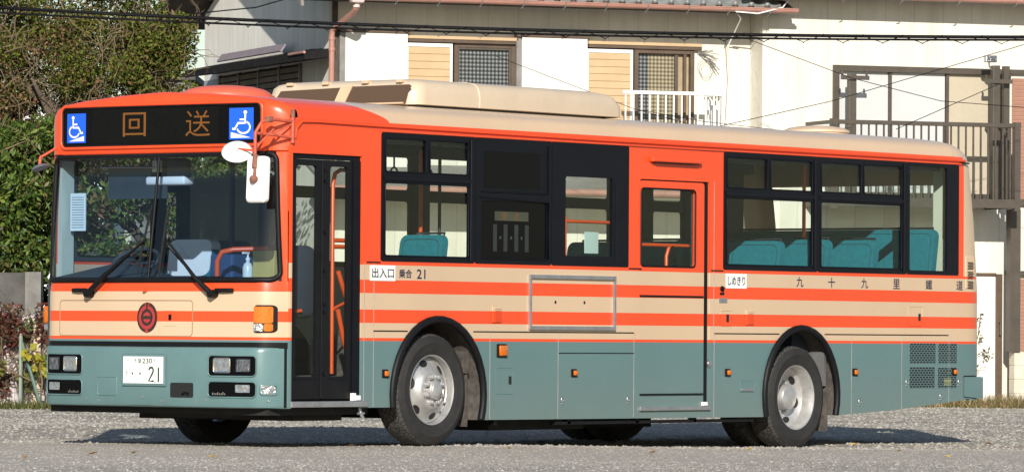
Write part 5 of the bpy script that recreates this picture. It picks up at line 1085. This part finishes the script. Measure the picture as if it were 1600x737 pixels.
tree('broadleaf_tree', 'glossy evergreen tree beside the left edge, lit leaves down to the concrete wall', -7.0, 67.4, (.10, 2.6), clumps(-8.2, -5.75, 66.9, 68.0, 1.45, 3.75, 95, .20, .36, 11), 19000, .10, .024, G_GL, 1, (60, -8.0, -5.8, 66.9, 67.5, 1.4, 3.6, .7, .010, 5), [(-7.8, 67.2, 3.0), (-6.2, 67.3, 3.3), (-6.7, 67.1, 2.4)])
tree('vine_smothered_tree', 'tall tree smothered by olive green creeper under the overhead cables', -5.9, 68.6, (.16, 4.4), clumps(-8.4, -4.75, 68.0, 69.4, 4.05, 5.95, 110, .24, .42, 12, lambda s, d, z: not (s > -5.2 and z < 4.5)), 40000, .052, .015, G_OL, 2, (150, -8.2, -4.7, 67.8, 68.6, 3.9, 5.6, .8, .009, 6, .2), [(-7.4, 68.4, 4.8), (-5.2, 68.4, 5.0), (-6.5, 68.2, 4.4), (-5.0, 68.6, 4.4)], extra=(clumps(-8.2, -4.6, 67.9, 68.6, 3.9, 5.4, 20, .2, .35, 42), 2000))
tree('leafy_tree', 'bright green leafy tree touching the cream gable wall of the tiled house', -4.55, 68.2, (.09, 3.6), clumps(-5.3, -4.32, 67.7, 68.9, 3.75, 5.05, 44, .16, .26, 13, lambda s, d, z: not (s < -4.75 and z < 4.15)), 10500, .062, .016, G_OL, 3, (190, -5.5, -4.25, 67.7, 68.5, 3.6, 5.1, .6, .007, 7), [(-4.7, 68.1, 4.5), (-4.4, 68.2, 4.1), (-5.0, 68.3, 4.7)])
tree('creeper_thicket', 'dense olive thicket filling the sky behind the creeper covered tree', -7.0, 70.6, (.14, 4.6), clumps(-9.2, -4.9, 70.0, 71.2, 3.3, 6.2, 110, .30, .50, 17, lambda s, d, z: not (s > -5.5 and z < 4.6)), 26000, .062, .019, G_OL, 11, (120, -9, -5, 69.8, 70.4, 3.6, 6.0, .8, .009, 11), [(-8, 70.5, 5), (-6, 70.4, 5.2)], cat='thicket')
tree('dry_creeper_bush', 'tangle of dry brown creeper and bare twigs between the green trees', -5.6, 68.9, (.10, 3.4), clumps(-8.2, -4.7, 68.5, 69.3, 2.9, 4.25, 45, .18, .32, 14, lambda s, d, z: not (-5.15 < s < -4.5 and 3.75 < z < 4.15)), 4200, .06, .018, G_BR, 4, (520, -8.2, -4.6, 68.0, 69.2, 3.1, 4.7, .9, .008, 8, .25), [(-5.0, 68.7, 4.2), (-6.4, 68.7, 3.9), (-7.4, 68.7, 3.9)], cat='bush', extra=(clumps(-8.0, -6.4, 68.0, 68.4, 3.3, 4.1, 14, .2, .3, 43), 900))
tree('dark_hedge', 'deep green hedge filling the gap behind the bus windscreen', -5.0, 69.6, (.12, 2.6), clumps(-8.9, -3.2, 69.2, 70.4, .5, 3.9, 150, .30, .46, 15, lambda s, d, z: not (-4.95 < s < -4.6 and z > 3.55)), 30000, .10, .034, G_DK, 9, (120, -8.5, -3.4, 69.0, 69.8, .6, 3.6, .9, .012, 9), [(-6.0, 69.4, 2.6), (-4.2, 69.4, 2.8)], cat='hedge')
tree('pale_leaf_shrub', 'mid green shrub with long leaves standing close behind the windscreen', -4.9, 67.6, (.06, 1.6), clumps(-5.75, -3.5, 67.0, 68.2, .9, 3.5, 62, .18, .30, 16), 7500, .11, .025, G_GL, 10, (60, -5.7, -3.6, 66.9, 67.8, .8, 3.2, .6, .009, 10), [(-5.3, 67.3, 2.0), (-4.3, 67.4, 2.2)], cat='shrub', extra=(clumps(-5.7, -5.0, 67.0, 67.3, 1.4, 2.8, 6, .12, .2, 44), 260))

# vine and yellow plant on the fence
V_RED = island('red_vine_leaf', [(.10, .022, .018), (.14, .030, .025), (.075, .03, .022), (.10, .045, .025), (.17, .05, .04), (.065, .055, .02), (.13, .08, .05)], .6, .3, .25)
V_YEL = island('yellow_leaf', [(.42, .36, .035), (.50, .43, .06), (.32, .32, .05), (.22, .26, .05)], .6, .3, .35)
V_GRN = island('vine_green_leaf', [(.11, .125, .035), (.15, .16, .04), (.07, .09, .025), (.19, .18, .05)], .6, .3, .3)
vi = thing('red_vine', tuple(at(-6.6, 65.6, -.05)), 'dark red creeper hanging over the top of the corrugated fence', 'vine')
def vine_part(nm, cl, n, L, Wd, mat, seed, par): V, F = leaves(cl, n, L, Wd, seed=seed); numesh(nm, V - np.array(ORG[par.name]), F, mat, par)
vine_part('foliage', clumps(-8.6, -3.2, 65.5, 65.7, .90, 1.26, 85, .09, .17, 21) + clumps(-8.6, -3.2, 65.58, 65.72, .1, .95, 50, .05, .10, 22), 6500, .075, .026, V_RED, 31, vi)
vine_part('green_leaves', clumps(-8.6, -3.2, 65.55, 65.66, .2, 1.1, 26, .06, .11, 23), 620, .08, .03, V_GRN, 32, vi)
mb = MB(); r9 = random.Random(9)
for i in range(300):
    s, z = r9.uniform(-8.6, -3.2), r9.uniform(0, 1.1); pts = [Vector(pS(s, 65.64, z))]
    for k in range(5): s += r9.gauss(0, .10); z = min(1.25, max(-.05, z + r9.gauss(.05, .12))); pts.append(Vector(pS(s, 65.64 + r9.uniform(-.05, .04), z)))
    mb.tube(pts, r9.uniform(.005, .011), 4, cap=False)
mb.build('stem', TWIG, vi)
ye = thing('yellow_leaf_plant', tuple(at(-6.05, 65.2, -.05)), 'bright yellow autumn leaves in front of the corrugated fence', 'plant')
vine_part('foliage', clumps(-6.22, -5.92, 65.2, 65.4, .40, .66, 5, .05, .09, 24) + clumps(-6.75, -6.45, 65.3, 65.45, .38, .52, 4, .04, .08, 25), 95, .11, .05, V_YEL, 33, ye)
mb = MB(); mb.tube([pS(-6.05, 65.3, -.05), pS(-6.02, 65.3, .3), pS(-6.08, 65.3, .62)], .012, 5); mb.tube([pS(-6.03, 65.3, .25), pS(-6.4, 65.35, .4), pS(-6.7, 65.35, .5)], .008, 5); mb.build('stem', TWIG, ye)
# bare climber by the white door
cl_ = house_thing('bare_climber', 'thin nearly leafless climber against the white door at the right', 'climber')
mb = MB(); mb.tube([(9.52, -.62, 0), (9.55, -.62, .35), (9.50, -.62, .7), (9.62, -.62, .98), (9.66, -.62, 1.3)], .006, 4); mb.tube([(9.52, -.62, .62), (9.68, -.62, .74), (9.80, -.62, .72)], .004, 4); mb.tube([(9.55, -.62, .35), (9.66, -.62, .5), (9.76, -.62, .52)], .004, 4); mb.build('stem', TWIG, cl_)
V, F = leaves([(9.74, -.63, .70, .10, .03, .06, 1), (9.55, -.63, .55, .08, .03, .12, 1), (9.62, -.63, .95, .06, .03, .1, .6), (9.64, -.63, 1.22, .05, .02, .06, .4)], 34, .07, .02, seed=61); V[:, 2] += .05; numesh('leaves', V, F, island('dark_climber_leaf', [(.04, .04, .02), (.10, .10, .03), (.06, .05, .03)]), cl_)

# grass
def grass(name, label, pts_fn, n, h, cols, seed):
    r = np.random.default_rng(seed); P = pts_fn(r, n); a = r.random(n) * 6.28; hh = h * (.3 + .9 * r.random(n) ** 1.5); ln = r.normal(size=(n, 2)) * .45
    w_ = .006 + .006 * r.random(n); bx, by = np.cos(a) * w_, np.sin(a) * w_; z = gz(P[:, 0], P[:, 1]) - .01
    V = np.stack([np.stack([P[:, 0] - bx, P[:, 1] - by, z], -1), np.stack([P[:, 0] + bx, P[:, 1] + by, z], -1), np.stack([P[:, 0] + ln[:, 0] * hh, P[:, 1] + ln[:, 1] * hh, z + hh], -1)], 1).reshape(-1, 3)
    F = np.arange(n * 3).reshape(-1, 3); o = numesh(name, V, F, island(name + '_blade', cols, .8, .2, .3)); return tag(o, label, 'grass', kind='stuff')
def left_strip(r, n): s = r.uniform(-8.8, -2.0, n); d = 65.0 + r.normal(size=n) * .28; return np.stack([CAM.x + RH.x * s + DH.x * d, CAM.y + RH.y * s + DH.y * d], -1)
wv = Vector((math.cos(HR), math.sin(HR))); nv = Vector((-wv.y, wv.x))
def right_strip(r, n): u = r.uniform(4.0, 13, n); y = -1.55 + .33 * r.normal(size=n) - .2 * np.sin(u * 2.1); y = np.minimum(y, -.62); return np.stack([HP[0] + wv.x * u + nv.x * y, HP[1] + wv.y * u + nv.y * y], -1)
grass('low_grass', 'short green weeds along the foot of the corrugated fence', left_strip, 9000, .13, [(.07, .09, .02), (.12, .13, .035), (.18, .16, .06), (.05, .07, .02), (.10, .11, .03)], 71)
grass('dry_grass', 'dry straw coloured grass along the foot of the right hand house', right_strip, 16000, .19, [(.26, .19, .09), (.33, .25, .13), (.20, .14, .07), (.14, .13, .045), (.10, .11, .035), (.40, .31, .18)], 72)
# ---------------------------------------------------------------- far houses, cables, small things
fh = thing('distant_house', tuple(at(-9.2, 92, -.05)), 'far white walled house with red roof glimpsed through the left tree', 'house')
mb = MB(); sbox(mb, -12.5, -7.4, 92, 97, -.05, 4.9); mb.build('wall', plain('white_far_wall', (.75, .74, .72), .8, var=.05), fh)
mb = MB(); sbox(mb, -12.5, -7.0, 91.2, 91.9, 4.1, 4.7); mb.build('roof', plain('red_far_roof', (.42, .10, .06), .7, var=.2), fh)
gb = thing('concrete_shed', tuple(at(-5.6, 84, -.05)), 'plain grey concrete shed half hidden behind the creeper', 'shed')
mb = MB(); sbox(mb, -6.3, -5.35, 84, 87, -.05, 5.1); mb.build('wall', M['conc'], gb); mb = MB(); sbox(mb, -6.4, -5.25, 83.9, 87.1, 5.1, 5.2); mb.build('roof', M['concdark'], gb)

def pxp(x, y, D): return CAM + (AX_R * ((x - 800) / 7941) - AX_U * ((y - 368.5) / 7941) + AX_D) * D
M['cable'] = plain('cable_black', (.008, .008, .009), .7, var=.1, spec=.1)
def cable(pts, r, label, D, name='overhead_cable', group=None, extend=True):
    P = [pxp(x, y, D) for x, y in pts]
    o = MB().tube(P, r, 6).build(name, M['cable'], smooth=60); return tag(o, label, 'cable', group)
A = [(-1600, -150), (0, 15), (240, 21), (520, 38), (860, 50), (1200, 57), (1600, 58), (3000, 20)]
def interp(A, x): return float(np.interp(x, [a[0] for a in A], [a[1] for a in A]))
def sm(A, n=90):
    xs_ = np.linspace(A[0][0], A[-1][0], n); c = np.polyfit([a[0] for a in A], [a[1] for a in A], 4); return [(x, float(np.polyval(c, x))) for x in xs_]
At = sm([(-1500, -125), (-700, -38), (0, 14.5), (240, 22), (520, 36), (860, 49), (1200, 56.5), (1600, 58), (2300, 50), (3000, 25)])
cable(At, .0165, 'thick black overhead cable crossing the whole scene in front of the houses', 50)
Bt = [(x, y + 8 - .0022 * max(0, min(1600, x))) for x, y in At]; cable(Bt, .0105, 'thinner black cable running just below the thick overhead cable', 50)
P = []
for i in range(1500):
    x = 250 + (1700 - 250) * i / 1499; y = float(np.interp(x, [a[0] for a in At], [a[1] for a in At])) + 4.5; a = 2 * math.pi * x / 62
    P.append(pxp(x + 6 * math.sin(a * 2), y + 7 * math.sin(a) , 50) + AX_D * .04 * math.cos(a))
tag(MB().tube(P, .0042, 4).build('lashing_wire', M['cable']), 'thin wavy lashing wire coiled around the overhead cables', 'wire')
for pts, D, r, lb in (([(775, 88), (880, 128), (990, 170), (1200, 228)], 68, .004, 'thin wire slanting down past the white shutter box'),
                      ([(1090, 205), (1300, 158), (1600, 70), (1700, 45)], 70, .005, 'thin wire rising to the right across the cream wall'),
                      ([(1170, 62), (1330, 122), (1470, 158), (1600, 168), (1700, 172)], 70.4, .005, 'thin wire falling to the right behind the balcony pole'),
                      ([(1400, 202), (1560, 132)], 70.6, .005, 'thin wire running up to the right hand balcony pole'),
                      ([(1000, 172), (1100, 190), (1240, 206), (1330, 200)], 70.8, .004, 'thin slack wire low behind the rear roof ventilator'),
                      ([(300, 22), (400, 12), (470, -8)], 62, .008, 'dark wire rising from the barge board across the gable wall')):
    cable(pts, r, lb, D, 'thin_wire')

# fallen leaves on the road and gravel
lf = None; r5 = random.Random(5)
spots = [(549, 699), (145, 712), (40, 718), (210, 711), (330, 717), (795, 704), (1545, 696), (1480, 717), (1405, 708), (1170, 705), (1335, 697), (1020, 710)]
LM = [plain('yellow_fallen_leaf', (.52, .36, .10), .8, var=.2), plain('brown_fallen_leaf', (.26, .15, .06), .8, var=.3)]
for i, (x, y) in enumerate(spots):
    # stand each leaf where the sight line meets the ground
    D = 33.0
    while D < 60:
        q = pxp(x, y, D)
        if q.z <= G(q.x, q.y): break
        D += .02
    mb = MB(); c = Vector((q.x, q.y, G(q.x, q.y) + .012)); a = r5.uniform(0, 6.28); L = r5.uniform(.03, .055); u_ = Vector((math.cos(a), math.sin(a), 0)); v_ = Vector((-u_.y, u_.x, 0)); Z = Vector((0, 0, 1))
    mb.add([c - u_ * L, c - u_ * L * .2 + v_ * L * .5 + Z * .02, c + u_ * L + Z * .02, c - u_ * L * .2 - v_ * L * .5 + Z * .018, c + Z * .006], [(0, 4, 1), (1, 4, 2), (2, 4, 3), (3, 4, 0)])
    tag(mb.build('fallen_leaf', LM[0 if r5.random() < .6 else 1]), 'small curled fallen leaf lying on the worn road surface', 'leaf', 'fallen leaves on the road')
# things lying inside the bus front
sb = thing('hand_sanitiser_bottle', (.42, .79, 1.32), 'clear pump bottle of hand sanitiser behind the bus windscreen', 'bottle')
mb = MB(); mb.lathe([(0, 0), (.04, 0), (.042, .02), (.042, .13), (.03, .16), (.014, .17), (.014, .185), (0, .185)], (.42, .79, 1.32), 'z', 16); mb.build('bottle_body', plain('clear_gel', (.62, .68, .66), .2, var=.05), sb, smooth=50)
mb = MB(); mb.lathe([(.018, .185), (.018, .205), (.008, .21), (.008, .245), (0, .245)], (.42, .79, 1.32), 'z', 12); mb.box(.36, .43, .78, .80, 1.555, 1.57); mb.build('pump', M['white'], sb, smooth=50)
bx_ = MB().box(.42, .60, .52, .74, 1.32, 1.58, .006).build('cardboard_box', plain('ochre_card', (.46, .36, .10), .8, var=.08)); tag(bx_, 'ochre cardboard box on the counter behind the windscreen', 'box')
